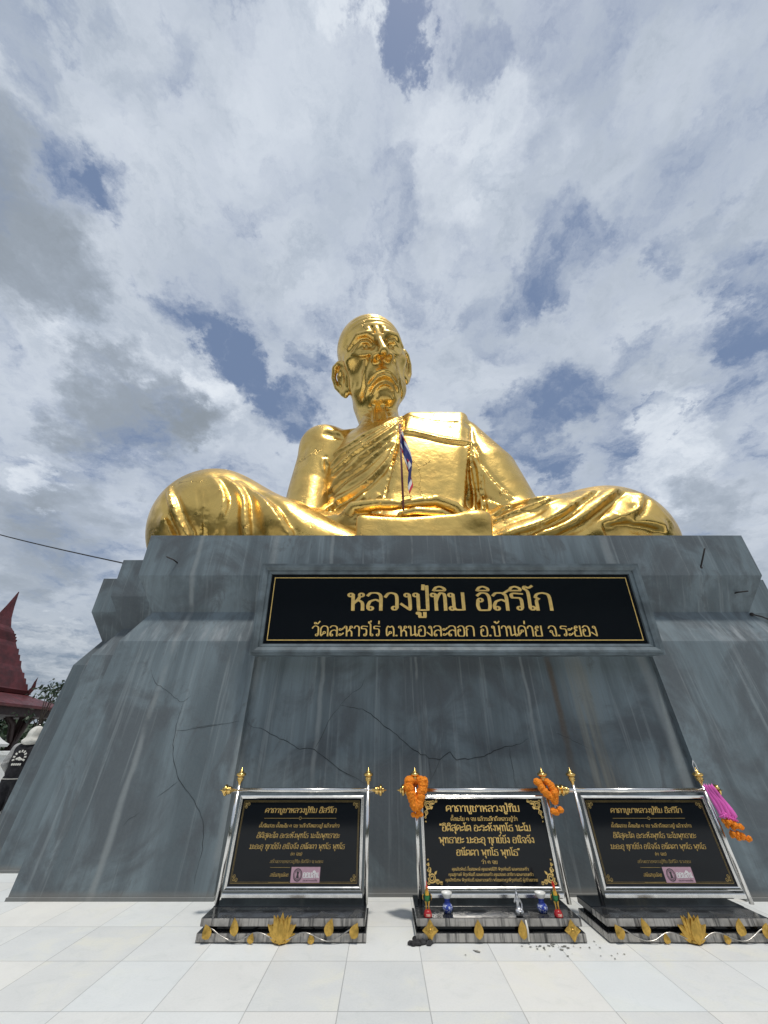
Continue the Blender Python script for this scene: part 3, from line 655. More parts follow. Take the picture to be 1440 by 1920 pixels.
ROBE_FOLDS = [
 ([(0.62, 9.01, 11.48), (0.0, 8.69, 10.75), (-0.55, 8.66, 10.37), (-0.96, 8.7, 10.02), (-1.31, 8.81, 9.79), (-1.56, 8.95, 9.77), (-1.77, 9.07, 9.58), (-1.86, 9.11, 9.3)], 0.09775, 0.075, (0, 0.1)),
 ([(0.6, 8.88, 11.25), (0.21, 8.65, 10.69), (-0.24, 8.58, 10.28), (-0.68, 8.6, 9.86), (-1.11, 8.7, 9.6), (-1.41, 8.83, 9.5), (-1.67, 8.95, 9.24), (-1.78, 9.0, 9.02)], 0.1035, 0.085, (0, 0.1)),
 ([(0.57, 8.75, 10.98), (0.3, 8.58, 10.46), (-0.15, 8.52, 9.98), (-0.52, 8.54, 9.69), (-0.93, 8.63, 9.44), (-1.26, 8.73, 9.15), (-1.55, 8.84, 8.92), (-1.72, 8.94, 8.76)], 0.1265, 0.1, (0, 0.1)),
 ([(0.51, 8.64, 10.65), (0.33, 8.52, 10.17), (-0.06, 8.48, 9.75), (-0.46, 8.51, 9.41), (-0.79, 8.56, 9.12), (-1.01, 8.6, 8.79), (-1.34, 8.72, 8.49), (-1.61, 8.86, 8.22)], 0.13799999999999998, 0.12, (0, 0.1)),
 ([(0.43, 8.51, 10.16), (0.2, 8.46, 9.73), (-0.23, 8.46, 9.23), (-0.56, 8.49, 8.84), (-0.89, 8.56, 8.61), (-1.22, 8.67, 8.41), (-1.6, 8.86, 8.11), (-1.75, 8.96, 8.05)], 0.13799999999999998, 0.11, (0.1, 0.1)),
 ([(0.35, 8.47, 9.83), (0.2, 8.42, 9.11), (-0.08, 8.42, 8.6), (-0.48, 8.47, 8.12), (-0.8, 8.55, 7.87), (-1.12, 8.66, 7.69), (-1.44, 8.8, 7.56), (-1.6, 8.65, 7.25)], 0.1495, 0.12, (0.1, 0)),
 ([(-0.53, 8.5, 7.82), (-0.6, 8.52, 7.56), (-0.75, 8.54, 7.35), (-0.97, 8.53, 7.14)], 0.11499999999999999, 0.09, (0.3, 0)),
 ([(-0.05, 8.43, 7.61), (-0.26, 8.45, 7.41), (-0.45, 8.44, 7.21)], 0.092, 0.08, (0.2, 0.2)),
 ([(0.54, 8.69, 10.8), (0.3, 8.54, 10.3), (-0.09, 8.5, 9.88), (-0.49, 8.52, 9.54), (-0.89, 8.6, 9.28), (-1.22, 8.69, 8.94), (-1.58, 8.85, 8.59)], -0.0805, 0.07, (0.05, 0.2)),
 ([(0.47, 8.57, 10.41), (0.25, 8.48, 9.9), (-0.14, 8.47, 9.46), (-0.51, 8.5, 9.11), (-0.95, 8.58, 8.68), (-1.33, 8.72, 8.4)], -0.092, 0.08, (0.05, 0.2)),
 ([(0.32, 8.46, 9.72), (0.14, 8.43, 9.16), (-0.19, 8.43, 8.68), (-0.54, 8.48, 8.3), (-1.02, 8.61, 8.02), (-1.52, 8.83, 7.85)], -0.1035, 0.11, (0.1, 0.2)),
 ([(0.51, 8.59, 10.52), (0.38, 8.43, 9.55), (0.21, 8.38, 8.7), (0.03, 8.4, 7.69), (-0.1, 8.14, 6.85)], 0.0805, 0.05, (0, 0)),
 ([(0.72, 8.89, 11.44), (1.22, 8.64, 11.09), (1.71, 8.59, 10.91), (2.22, 8.55, 10.78), (2.98, 8.76, 10.92)], -0.057499999999999996, 0.05, (0.05, 0)),
 ([(0.63, 8.44, 10.19), (0.99, 8.39, 10.11), (1.39, 8.36, 9.94), (1.84, 8.33, 9.76), (2.26, 8.31, 9.64), (2.75, 8.44, 9.62)], 0.11499999999999999, 0.075, (0.02, 0)),
 ([(0.62, 8.41, 10.06), (0.98, 8.37, 9.98), (1.38, 8.34, 9.83), (1.83, 8.32, 9.65), (2.25, 8.3, 9.53), (2.72, 8.43, 9.52)], -0.057499999999999996, 0.07, (0.02, 0)),
 ([(2.89, 8.6, 10.43), (2.74, 8.44, 9.61), (2.58, 8.41, 8.81), (2.45, 8.44, 8.07), (2.21, 8.23, 6.93)], 0.1035, 0.06, (0, 0)),
 ([(2.82, 8.4, 9.53), (2.65, 8.41, 8.61), (2.68, 8.51, 7.77), (2.63, 8.55, 7.18)], 0.11499999999999999, 0.08, (0, 0)),
 ([(2.75, 8.42, 9.5), (2.61, 8.43, 8.67), (2.6, 8.58, 7.82), (2.53, 8.64, 7.24)], -0.11499999999999999, 0.07, (0, 0)),
 ([(2.85, 8.37, 9.46), (2.86, 8.28, 8.51), (2.82, 8.38, 7.67), (2.79, 8.37, 7.06)], 0.1035, 0.08, (0, 0)),
 ([(2.8, 8.3, 8.87), (2.77, 8.36, 8.16), (2.75, 8.44, 7.72), (2.7, 8.47, 7.13)], -0.1265, 0.08, (0.2, 0)),
 ([(2.85, 8.28, 8.85), (3.05, 8.2, 8.16), (3.27, 8.12, 7.63), (3.57, 7.99, 7.11)], 0.092, 0.07, (0, 0.1)),
 ([(2.85, 8.4, 7.39), (3.11, 8.16, 7.06), (3.34, 7.81, 6.72)], 0.1035, 0.08, (0, 0.1)),
 ([(3.05, 8.77, 10.9), (2.9, 8.37, 9.5), (2.98, 8.23, 8.81)], -0.057499999999999996, 0.06, (0.1, 0.3)),
 ([(-4.24, 6.49, 6.39), (-4.0, 6.51, 5.74), (-3.93, 6.68, 5.26)], -0.0805, 0.055, (0.3, 0)),
 ([(-4.19, 6.49, 6.39), (-3.95, 6.51, 5.74), (-3.87, 6.68, 5.26)], 0.057499999999999996, 0.06, (0.3, 0)),
 ([(-4.21, 6.65, 6.91), (-3.82, 6.59, 6.57), (-3.58, 6.54, 6.16), (-3.52, 6.53, 5.75), (-3.56, 6.67, 5.26)], 0.11499999999999999, 0.09, (0.3, 0)),
 ([(-3.94, 6.74, 6.95), (-3.49, 6.71, 6.61), (-3.14, 6.58, 6.14), (-2.99, 6.51, 5.65), (-2.88, 6.58, 5.21)], 0.161, 0.11, (0.3, 0)),
 ([(-3.89, 6.65, 6.76), (-3.54, 6.63, 6.45), (-3.3, 6.55, 6.02), (-3.22, 6.52, 5.62), (-3.15, 6.62, 5.23)], -0.1035, 0.14, (0.3, 0)),
 ([(-3.61, 6.84, 6.91), (-3.11, 6.77, 6.51), (-2.57, 6.56, 5.98), (-2.23, 6.51, 5.56), (-2.0, 6.59, 5.23)], 0.1725, 0.13, (0.3, 0)),
 ([(-3.32, 6.77, 6.6), (-2.96, 6.58, 6.09), (-2.79, 6.5, 5.6), (-2.64, 6.54, 5.2)], -0.092, 0.14, (0.35, 0)),
 ([(-5.09, 6.74, 6.68), (-4.7, 6.5, 6.04), (-4.41, 6.56, 5.56), (-4.19, 6.68, 5.26)], 0.161, 0.09, (0.3, 0)),
 ([(-4.88, 6.59, 5.79), (-4.55, 6.7, 5.28)], 0.1495, 0.085, (0.3, 0)),
 ([(-5.1, 6.68, 6.44), (-4.77, 6.54, 5.84), (-4.47, 6.68, 5.3)], -0.092, 0.07, (0.3, 0)),
 ([(2.87, 8.06, 6.59), (3.4, 7.83, 6.78), (3.51, 7.05, 6.41), (3.92, 6.85, 6.4)], 0.092, 0.08, (0, 0.2)),
 ([(2.64, 7.36, 5.99), (3.13, 7.05, 6.09), (3.57, 6.81, 6.16), (4.07, 6.78, 6.32)], 0.1035, 0.08, (0, 0.2)),
 ([(2.86, 7.97, 6.45), (3.21, 7.27, 6.32), (3.55, 6.88, 6.25), (3.95, 6.8, 6.34)], -0.0805, 0.06, (0, 0.2)),
 ([(2.51, 7.0, 5.61), (3.02, 6.88, 5.79), (3.44, 6.78, 5.92), (3.73, 6.69, 6.04)], -0.092, 0.1, (0, 0.2)),
 ([(2.74, 6.8, 5.35), (3.38, 6.69, 5.51), (3.89, 6.57, 5.73), (4.49, 6.69, 6.16), (5.09, 6.87, 6.59)], 0.1265, 0.09, (0, 0.1)),
 ([(2.91, 6.76, 5.32), (3.48, 6.67, 5.45), (3.95, 6.56, 5.63), (4.46, 6.64, 6.02)], -0.0805, 0.1, (0, 0.2)),
 ([(3.5, 6.68, 5.27), (4.06, 6.56, 5.44), (4.72, 6.6, 5.88), (5.11, 6.65, 6.19), (5.6, 6.77, 6.54)], 0.184, 0.11, (0, 0.1)),
 ([(3.85, 6.61, 5.28), (4.32, 6.57, 5.47), (4.87, 6.59, 5.88), (5.26, 6.63, 6.18)], -0.0805, 0.11, (0, 0.2)),
 ([(5.03, 6.57, 5.54), (5.41, 6.54, 5.68), (5.72, 6.55, 5.92), (6.02, 6.73, 6.37)], 0.184, 0.085, (0.1, 0.1)),
 ([(5.12, 6.56, 5.63), (5.41, 6.54, 5.76), (5.67, 6.56, 5.99)], -0.1035, 0.07, (0.1, 0.2)),
 ([(4.73, 6.63, 5.3), (5.18, 6.59, 5.41), (5.62, 6.58, 5.36), (5.97, 6.64, 5.27)], -0.184, 0.14, (0.1, 0.1)),
 ([(4.83, 6.59, 5.48), (5.21, 6.56, 5.54), (5.66, 6.56, 5.48), (6.16, 6.66, 5.4)], 0.11499999999999999, 0.1, (0.2, 0.1)),
 ([(6.02, 6.73, 6.37), (6.17, 6.69, 6.14), (6.26, 6.67, 5.77), (6.46, 6.78, 5.54)], 0.057499999999999996, 0.1, (0.1, 0.2)),
]
SKIN_FOLDS = [
 ([(-1.84, 9.01, 9.21), (-1.95, 8.93, 9.45), (-2.04, 8.91, 9.28), (-2.0, 8.92, 9.02), (-1.93, 8.96, 8.87)], 0.057499999999999996, 0.05, (0.1, 0.2)),
 ([(-1.88, 8.99, 9.19), (-1.98, 8.92, 9.48), (-1.88, 8.94, 9.58)], -0.046, 0.04, (0.1, 0.2)),
 ([(-2.11, 8.83, 10.61), (-1.85, 8.86, 10.52), (-1.62, 8.95, 10.56), (-1.51, 9.01, 10.63)], -0.13799999999999998, 0.12, (0.2, 0.3)),
 ([(-1.63, 8.95, 10.63), (-1.33, 9.47, 11.32), (-0.96, 9.38, 11.3)], 0.06899999999999999, 0.09, (0.3, 0.1)),
 ([(-2.71, 8.98, 10.24), (-2.74, 9.0, 9.75), (-2.58, 8.87, 9.09)], -0.057499999999999996, 0.15, (0.3, 0.3)),
 ([(-0.35, 9.18, 12.49), (-0.39, 9.17, 11.98), (-0.34, 8.91, 10.99)], 0.11499999999999999, 0.055, (0.1, 0)),
 ([(-0.09, 9.18, 12.54), (0.01, 9.12, 11.92), (0.1, 8.95, 11.22)], 0.11499999999999999, 0.055, (0.1, 0)),
 ([(-0.24, 9.18, 12.41), (-0.25, 9.09, 11.81), (-0.17, 8.9, 11.05)], -0.092, 0.07, (0.1, 0.1)),
 ([(-0.5, 9.22, 12.45), (-0.52, 9.22, 11.95), (-0.46, 8.97, 11.05)], -0.057499999999999996, 0.05, (0.1, 0.1)),
 ([(0.07, 9.23, 12.55), (0.13, 9.16, 11.97), (0.19, 9.04, 11.48)], -0.057499999999999996, 0.05, (0.1, 0.1)),
 ([(-1.08, 9.68, 12.74), (-0.82, 9.44, 12.4), (-0.52, 9.26, 12.12)], 0.05175, 0.03, (0.1, 0.1)),
 ([(-1.04, 9.77, 12.5), (-0.79, 9.5, 12.13), (-0.51, 9.15, 11.68)], 0.05175, 0.03, (0.1, 0.1)),
 ([(-1.01, 9.89, 12.3), (-0.74, 9.28, 11.57), (-0.5, 9.04, 11.25)], 0.05175, 0.03, (0.1, 0.1)),
 ([(0.1, 9.24, 12.41), (0.34, 9.39, 12.64)], 0.05175, 0.03, (0.1, 0.1)),
 ([(0.1, 9.17, 12.04), (0.33, 9.37, 12.31)], 0.05175, 0.03, (0.1, 0.1)),
 ([(0.1, 9.06, 11.63), (0.32, 9.21, 11.84)], 0.05175, 0.03, (0.1, 0.1)),
]

# ---------------------------------------------------------------- the head, sculpted in its own axes: u across, v up, w out of the face (units of half a head's width)
def head_fn(q):
    E = lambda c, r, R=None: sd_ell(q, c, r, R)
    ax = q.copy(); ax[:, 0] = np.abs(ax[:, 0])            # mirrored copy for the paired features
    EA = lambda c, r: sd_ell(ax, c, r)
    d = E((0, .50, -.12), (1.0, 1.02, 1.12))
    d = smin(d, E((0, -.15, .22), (.86, 1.0, .86)), .25)
    d = smin(d, E((0, -.84, .26), (.84, .64, .68)), .25)
    d = smin(d, E((0, -1.32, .66), (.38, .20, .25)), .28)
    d = smin(d, EA((.58, -.04, .62), (.32, .24, .30)), .34)
    d = smax(d, -EA((.78, -.52, .92), (.20, .46, .26)), .40)      # hollow cheeks
    d = smax(d, -EA((.90, .34, .82), (.12, .30, .22)), .3)       # temples
    # sockets, brow, eyes
    d = smax(d, -EA((.40, .12, 1.10), (.30, .19, .24)), .12)
    d = smin(d, sd_chain(ax, [(.10, .30, 1.02), (.30, .42, 1.01), (.55, .43, .91), (.84, .22, .62)], [.08, .10, .085, .02]), .14)
    d = smin(d, EA((.40, .08, .74), (.22, .17, .22)), .03)
    d = smin(d, sd_chain(ax, [(.17, .10, .93), (.30, .22, .97), (.46, .22, .95), (.66, .06, .80)], [.045, .055, .055, .04]), .04)
    d = smin(d, sd_chain(ax, [(.18, .06, .92), (.32, -.04, .96), (.48, -.03, .93), (.64, .04, .80)], [.035, .045, .045, .035]), .04)
    d = smin(d, sd_chain(ax, [(.18, -.01, .92), (.36, -.15, .95), (.54, -.13, .89), (.74, .03, .74)], [.01, .05, .05, .005]), .09)
    d = smax(d, -sd_chain(ax, [(.16, .20, 1.0), (.34, .31, 1.03), (.52, .31, .97), (.76, .10, .80)], [.004, .024, .024, .004]), .05)
    d = smax(d, -EA((.41, .09, .97), (.045, .045, .06)), .02)
    # nose
    d = smin(d, sd_chain(q, [(0, .52, .98), (0, .24, 1.08), (0, -.02, 1.24), (0, -.26, 1.38)], [.09, .085, .095, .115]), .11)
    d = smin(d, E((0, -.31, 1.36), (.125, .10, .12)), .10)
    d = smin(d, EA((.19, -.32, 1.14), (.14, .105, .18)), .10)
    d = smax(d, -EA((.135, -.43, 1.25), (.075, .09, .09)), .03)
    d = smax(d, -sd_chain(ax, [(.31, -.22, 1.04), (.35, -.34, 1.02), (.30, -.44, 1.0)], [.03, .035, .03]), .05)
    # muzzle and mouth, corners drawn down
    d = smin(d, E((0, -.68, .74), (.44, .32, .30)), .25)
    d = smin(d, sd_chain(ax, [(0, -.66, 1.10), (.18, -.70, 1.05), (.36, -.84, .89), (.46, -.95, .76)], [.045, .045, .035, .01]), .06)
    d = smin(d, sd_chain(ax, [(0, -.80, 1.09), (.16, -.83, 1.04), (.32, -.93, .88)], [.055, .05, .02]), .06)
    d = smax(d, -sd_chain(ax, [(0, -.73, 1.16), (.18, -.77, 1.10), (.36, -.90, .92), (.50, -1.04, .74)], [.022, .022, .022, .004]), .035)
    # folds of age: from nose to jaw, round the chin
    for pts, a, w in FACE:
        if pts[0][0] >= 0 and a[1]: d = ridge(d, ax, pts, a[0], w, (.1, .25))
        else: d = ridge(d, q, pts, a[0], w, (.1, .2))
    return d
FACE = [
 ([(.30, -.26, 1.02), (.42, -.48, .98), (.50, -.74, .86), (.50, -.98, .74)], (-.075, 1), .04),
 ([(.38, -.24, 1.0), (.52, -.46, .92), (.60, -.74, .80), (.60, -1.0, .66)], (.035, 1), .07),
 ([(.64, -.30, .86), (.70, -.60, .72), (.68, -.92, .58)], (-.05, 1), .05),
 ([(.78, -.25, .72), (.80, -.58, .58), (.76, -.9, .42)], (-.04, 1), .05),
 ([(0, -.93, 1.05), (.20, -.98, .98), (.34, -1.10, .84), (.38, -1.24, .70)], (-.06, 1), .035),
 ([(0, -1.0, 1.03), (.16, -1.05, .98), (.27, -1.16, .86), (.30, -1.30, .72)], (.05, 1), .04),
 ([(0, -1.12, 1.03), (.13, -1.17, .99), (.21, -1.28, .90), (.21, -1.42, .76)], (-.05, 1), .03),
 ([(.40, -.96, .84), (.46, -1.12, .70), (.44, -1.28, .55)], (.05, 1), .045),
 ([(.48, -.92, .80), (.55, -1.1, .62), (.52, -1.26, .48)], (-.05, 1), .04),
 ([(-.75, .66, .66), (-.4, .82, .86), (0, .85, .92), (.4, .82, .86), (.75, .66, .66)], (-.035, 0), .035),
 ([(-.72, .80, .60), (-.4, .95, .78), (0, 1.0, .84), (.4, .95, .78), (.72, .80, .60)], (-.035, 0), .035),
 ([(-.6, 1.02, .55), (-.3, 1.12, .68), (0, 1.15, .72), (.3, 1.12, .68), (.6, 1.02, .55)], (-.03, 0), .035),
 ([(.10, .36, 1.06), (.12, .52, 1.0), (.10, .70, .96)], (-.07, 1), .04),
 ([(.18, .40, 1.06), (.22, .56, 1.0), (.30, .64, .96)], (.07, 1), .05),
 ([(.26, .50, 1.02), (.48, .58, .94), (.70, .46, .80), (.84, .25, .62)], (-.055, 1), .04),
 ([(.84, .22, .66), (.90, .10, .58), (.92, -.04, .50)], (-.04, 1), .035),
 ([(.80, .12, .72), (.88, .02, .62)], (-.04, 1), .03),
 ([(.24, -.10, .98), (.42, -.24, .94), (.62, -.16, .84), (.78, .02, .68)], (-.05, 1), .035),
]
def ear_fn(q):
    # q: ear axes, x outwards from the head, y up the ear, z forward
    d = sd_chain(q, [(.02, .05, .16), (.10, .30, .12), (.16, .42, -.02), (.20, .36, -.18), (.22, .12, -.26), (.20, -.16, -.22), (.13, -.38, -.08)], [.05, .06, .065, .07, .065, .06, .06])
    d = smin(d, sd_ell(q, (.10, -.40, .02), (.075, .14, .12)), .08)
    d = smin(d, sd_ell(q, (-.02, -.06, .10), (.13, .40, .13)), .08)
    d = smin(d, sd_ell(q, (.09, .02, -.04), (.06, .40, .20)), .06)
    d = smax(d, -sd_ell(q, (.20, .0, .02), (.10, .22, .12)), .05)
    d = smin(d, sd_chain(q, [(.12, .26, -.02), (.17, .10, -.12), (.15, -.14, -.10)], [.03, .04, .035]), .04)
    d = smin(d, sd_ell(q, (.05, -.02, .15), (.07, .10, .06)), .05)
    return d
def rot(rx, ry, rz):
    return np.array(Matrix.Rotation(rz, 3, 'Y') @ Matrix.Rotation(ry, 3, 'Z') @ Matrix.Rotation(rx, 3, 'X'), np.float32)
HEAD_C = np.array((-.46, 9.05, 14.62), np.float32); HEAD_S = 1.37
# head axes in scene axes: u -> +X, v -> +Z, w -> -Y ; bowed forward, turned and tilted a little
HB = np.array([[1, 0, 0], [0, 0, -1], [0, 1, 0]], np.float32)        # columns u, v, w
HEAD_R = rot(math.radians(29), math.radians(7), math.radians(-13)) @ HB
def head_world(P):
    q = ((P - HEAD_C) @ HEAD_R)/HEAD_S
    d = head_fn(q)
    for s, off in ((-1, (-.86, -.36, -.02)), (1, (.90, .0, -.08))):
        e = q - _v(*off); e = e.copy(); e[:, 0] *= s
        th = .45; ex = e[:, 0]*math.cos(th)+e[:, 2]*math.sin(th)*1.0; ez = -e[:, 0]*math.sin(th)+e[:, 2]*math.cos(th)
        d = smin(d, ear_fn(np.stack([ex, e[:, 1], ez], 1)/1.12)*1.12, .05)
    return d*HEAD_S

# ---------------------------------------------------------------- the seated monk: masses of robe and body (metres, scene axes)
def robe_base(P):
    X = P[:, 0]; Z = P[:, 2]
    torso = sd_ell(P, (.35, 9.75, 8.4), (2.6, 1.35, 3.7))
    d = smin(torso, sd_ell(P, (.85, 9.9, 9.95), (2.4, .95, 1.05)), .8)
    # covered left shoulder and upper arm, draped
    d = smin(d, sd_chain(P, [(1.9, 9.85, 10.9), (2.75, 9.7, 10.8), (3.3, 9.35, 8.9), (3.75, 9.0, 6.9)], [.85, .95, 1.16, 1.0]), .6)
    # folded cloth hanging from the left shoulder down the chest
    q = P.copy(); q[:, 0] -= 1.08+(Z-7)*.175; q[:, 1] -= 8.24+.06*np.maximum(0, Z-8.5)**2
    d = smin(d, sd_box(q, (0, 1.15, 9.0), (1.22, 1.15, 2.88), .36), .07)
    # hips
    d = smin(d, sd_ell(P, (.6, 9.7, 5.6), (3.6, 1.9, 1.7)), .8)
    # viewer-left leg
    d = smin(d, sd_ell(P, (-4.38, 7.95, 6.05), (1.33, 1.3, 1.72)), .5)
    d = smin(d, sd_cap(P, (-4.4, 8.0, 6.3), (-1.4, 9.6, 6.0), 1.3, 1.3), .5)
    d = smin(d, sd_chain(P, [(-4.35, 7.9, 6.1), (-2.5, 7.6, 5.55), (-.7, 7.35, 5.0)], [1.33, 1.12, .62]), .4)
    # viewer-right leg
    d = smin(d, sd_ell(P, (5.72, 8.05, 5.7), (1.45, 1.35, 1.5)), .5)
    d = smin(d, sd_cap(P, (5.6, 8.1, 5.8), (2.4, 9.5, 5.9), 1.28, 1.25), .5)
    d = smin(d, sd_chain(P, [(5.6, 8.0, 5.7), (4.1, 7.8, 5.6), (2.5, 7.6, 5.0)], [1.35, 1.25, .8]), .4)
    d = smin(d, sd_ell(P, (.9, 8.2, 5.4), (2.0, .9, .62)), .3)
    return d
def lap_base(P):
    d = sd_box(P, (.86, 7.3, 5.05), (1.47, .78, .72), .12)
    d = smin(d, sd_ell(P, (2.02, 7.0, 5.62), (.36, .5, .3)), .3)
    return smax(d, -sd_ell(P, (.4, 6.9, 6.35), (1.6, 2.0, .62)), .25)
def skin_base(P):
    # bare right shoulder, chest and arm (viewer left), neck
    d = sd_ell(P, (-.1, 9.85, 9.7), (2.2, 1.0, 1.35))
    d = smin(d, sd_ell(P, (-2.12, 9.75, 10.62), (.85, .8, .85)), .7)
    d = smin(d, sd_chain(P, [(-2.22, 9.75, 10.58), (-2.4, 9.6, 8.6), (-2.36, 9.25, 6.9), (-2.2, 8.4, 6.2)], [.84, .78, .78, .7]), .4)
    d = smin(d, sd_chain(P, [(-.05, 9.85, 10.6), (-.15, 10.0, 12.2), (-.4, 10.0, 13.4)], [1.05, .80, .9]), .45)
    d = smin(d, sd_cap(P, (-1.9, 9.85, 11.15), (-.4, 9.95, 11.45), .28, .3), .5)
    return d

# ---------------------------------------------------------------- the golden monk
monk = thing('monk_statue', 'colossal golden seated monk statue with draped robe on the grey plinth', 'statue', (0, 0, 0))
TOPZ = 4.74
def robe_fn(P):
    d = robe_base(P)
    near = np.where(np.abs(d) < .6)[0]
    if len(near):
        dn = d[near]; Pn = P[near]
        for pts, a, w, e in ROBE_FOLDS: dn = (fold if a > 0 else ridge)(dn, Pn, pts, a, w, e)
        d[near] = dn
    return np.maximum(d, TOPZ-P[:, 2])
def skin_fn(P):
    d = skin_base(P)
    d = smin(d, head_world(P), .25)
    for pts, a, w, e in SKIN_FOLDS: d = ridge(d, P, pts, a, w, e)
    return np.maximum(d, TOPZ-P[:, 2])
V, Q = surface(robe_fn, (-6.6, 5.8, 4.5), (8.0, 12.2, 12.4), .038); robe = np_mesh('robe', relax(V, Q, 3), Q, M['gilding'], monk)
V, Q = surface(skin_fn, (-3.6, 6.6, 4.5), (2.6, 11.6, 17.2), .035); body = np_mesh('body', relax(V, Q, 1), Q, M['gilding'], monk)
V, Q = surface(lambda P: np.maximum(lap_base(P), TOPZ-P[:, 2]), (-1.0, 6.2, 4.5), (2.9, 8.4, 6.6), .035); np_mesh('lap_cloth', relax(V, Q, 2), Q, M['gilding'], monk)
# hands folded in the lap: two long thumbs meeting above the fingers
def hands_fn(P):
    d = sd_chain(P, [(-2.0, 8.2, 6.0), (-.9, 7.7, 6.05), (.3, 7.5, 5.92), (1.3, 7.5, 5.95)], [.55, .42, .33, .2])
    d = smin(d, sd_chain(P, [(3.0, 8.4, 6.2), (2.1, 7.9, 6.1), (1.2, 7.75, 6.0), (.4, 7.8, 5.95)], [.55, .45, .36, .3]), .2)
    d = smin(d, sd_chain(P, [(-1.05, 7.55, 6.0), (-.75, 7.3, 6.38), (-.2, 7.2, 6.42), (.18, 7.15, 6.38), (.42, 7.15, 6.37)], [.24, .17, .15, .155, .11]), .06)
    d = smin(d, sd_chain(P, [(2.05, 7.6, 6.1), (1.75, 7.35, 6.42), (1.3, 7.25, 6.56), (.95, 7.2, 6.5), (.55, 7.15, 6.4)], [.24, .17, .16, .15, .12]), .06)
    for k in range(4):
        d = smin(d, sd_chain(P, [(1.9-.05*k, 7.5+.1*k, 6.0-.02*k), (1.3, 6.98+.12*k, 6.02+.05*k), (.75, 6.9+.14*k, 6.02+.05*k), (.35+.1*abs(k-1.4), 6.92+.14*k, 5.98+.05*k)], [.16, .125, .115, .085]), .03)
    for x in (-.42, -.34, -.26): d = ridge(d, P, [(x, 7.0, 6.42), (x, 7.12, 6.58), (x, 7.3, 6.58)], -.03, .025)
    for x in (1.0, 1.08, 1.16): d = ridge(d, P, [(x, 7.05, 6.52), (x, 7.18, 6.68), (x, 7.35, 6.68)], -.03, .025)
    return np.maximum(d, TOPZ-P[:, 2])
V, Q = surface(hands_fn, (-2.8, 6.5, 5.2), (3.8, 9.1, 7.0), .03); np_mesh('hands', V, Q, M['gilding'], monk)

# ---------------------------------------------------------------- the name plaque across the plinth
def frame_bm(w, h, prof):
    """mitred moulding round a w x h opening in the local XY plane; prof = [(out, up)] from the opening outwards"""
    V, F = [], []; n = len(prof)
    for sx, sy in ((-1, -1), (1, -1), (1, 1), (-1, 1)):
        for o, u in prof: V.append((sx*(w/2+o), sy*(h/2+o), u))
    for k in range(4):
        for i in range(n-1): F.append((k*n+i, ((k+1) % 4)*n+i, ((k+1) % 4)*n+i+1, k*n+i+1))
    return V, F
def rect_line(w, h, t, z):
    V, F = frame_bm(w-2*t, h-2*t, [(0, z-.0015), (0, z), (t, z), (t, z-.0015)]); return V, F
def plane_thing(t, origin, tilt):
    """local X right, Y up the panel, Z towards the viewer; tilt leans the top towards +Y (away)"""
    t.location = origin; t.rotation_euler = (math.radians(90)-tilt, 0, 0)
PW, PH = 6.13, 1.32
plaque = thing('name_plaque', 'long black name plaque with gold Thai letters in a grey moulding on the plinth', 'sign')
plane_thing(plaque, (1.09, 5.555, 3.31), math.radians(-8.0))
MB().box(-PW/2+.1, PW/2-.1, -PH/2+.1, PH/2-.1, -.30, .0).build('panel', M['granite'], plaque)
V, F = frame_bm(PW-.26, PH-.24, [(0, -.02), (0, .035), (.035, .05), (.045, .05), (.05, .075), (.095, .105), (.125, .105), (.13, .085), (.16, .085), (.165, -.34)])
MB().add(V, F).build('moulding', M['frame'], plaque)
V, F = rect_line(PW-.36, PH-.34, .013, .004); MB().add(V, F).build('border_line', M['gold_paint'], plaque)
text_mesh('lettering', 'หลวงปู่ทิม อิสริโก', .27, M['gold_paint'], plaque, -.03, .10, .004, width=3.28, bold=.155, thin=.085)
text_mesh('lettering', 'วัดละหารไร่ ต.หนองละลอก อ.บ้านค่าย จ.ระยอง', .15, M['gold_paint'], plaque, .0, -.35, .004, width=4.42, bold=.13, thin=.075)
# ---------------------------------------------------------------- prayer boards on granite bases
FIN = [(.0, .0), (.030, .0), (.034, .010), (.030, .020), (.030, .032), (.038, .036), (.038, .046), (.026, .052), (.030, .060), (.046, .074), (.050, .090), (.046, .106), (.030, .118), (.022, .124), (.026, .132), (.018, .142), (.008, .156), (.002, .190), (0, .192)]
FIN = [(r*1.12, z*.68) for r, z in FIN]
def finial(parent, loc, axis):
    o = MB().lathe(FIN, seg=20).build('finial', M['brass'], parent); o.location = loc
    o.rotation_euler = {'z': (0, 0, 0), 'l': (0, -math.pi/2, 0), 'r': (0, math.pi/2, 0)}[axis]; return o
SW = 1.54
def base(t):
    MB().box(-SW/2, SW/2, 0, .60, .004, .062, .006).build('lower_slab', M['slab'], t)
    MB().box(-SW/2+.05, SW/2-.05, .05, .58, .062, .098).build('core', M['granite'], t)
    MB().box(-SW/2+.012, SW/2-.012, .012, .28, .098, .152, .006).build('upper_slab', M['slab'], t)
    MB().box(-SW/2+.012, SW/2-.012, .283, .60, .098, .156, .006).build('upper_slab', M['granite'], t)
def tilt_point(x, s, off=0.0):
    """point on the board: x across, s up the slope, off towards the viewer"""
    a = math.radians(3.0); return (x, .345+s*math.sin(a)-off*math.cos(a), .155+s*math.cos(a)+off*math.sin(a))
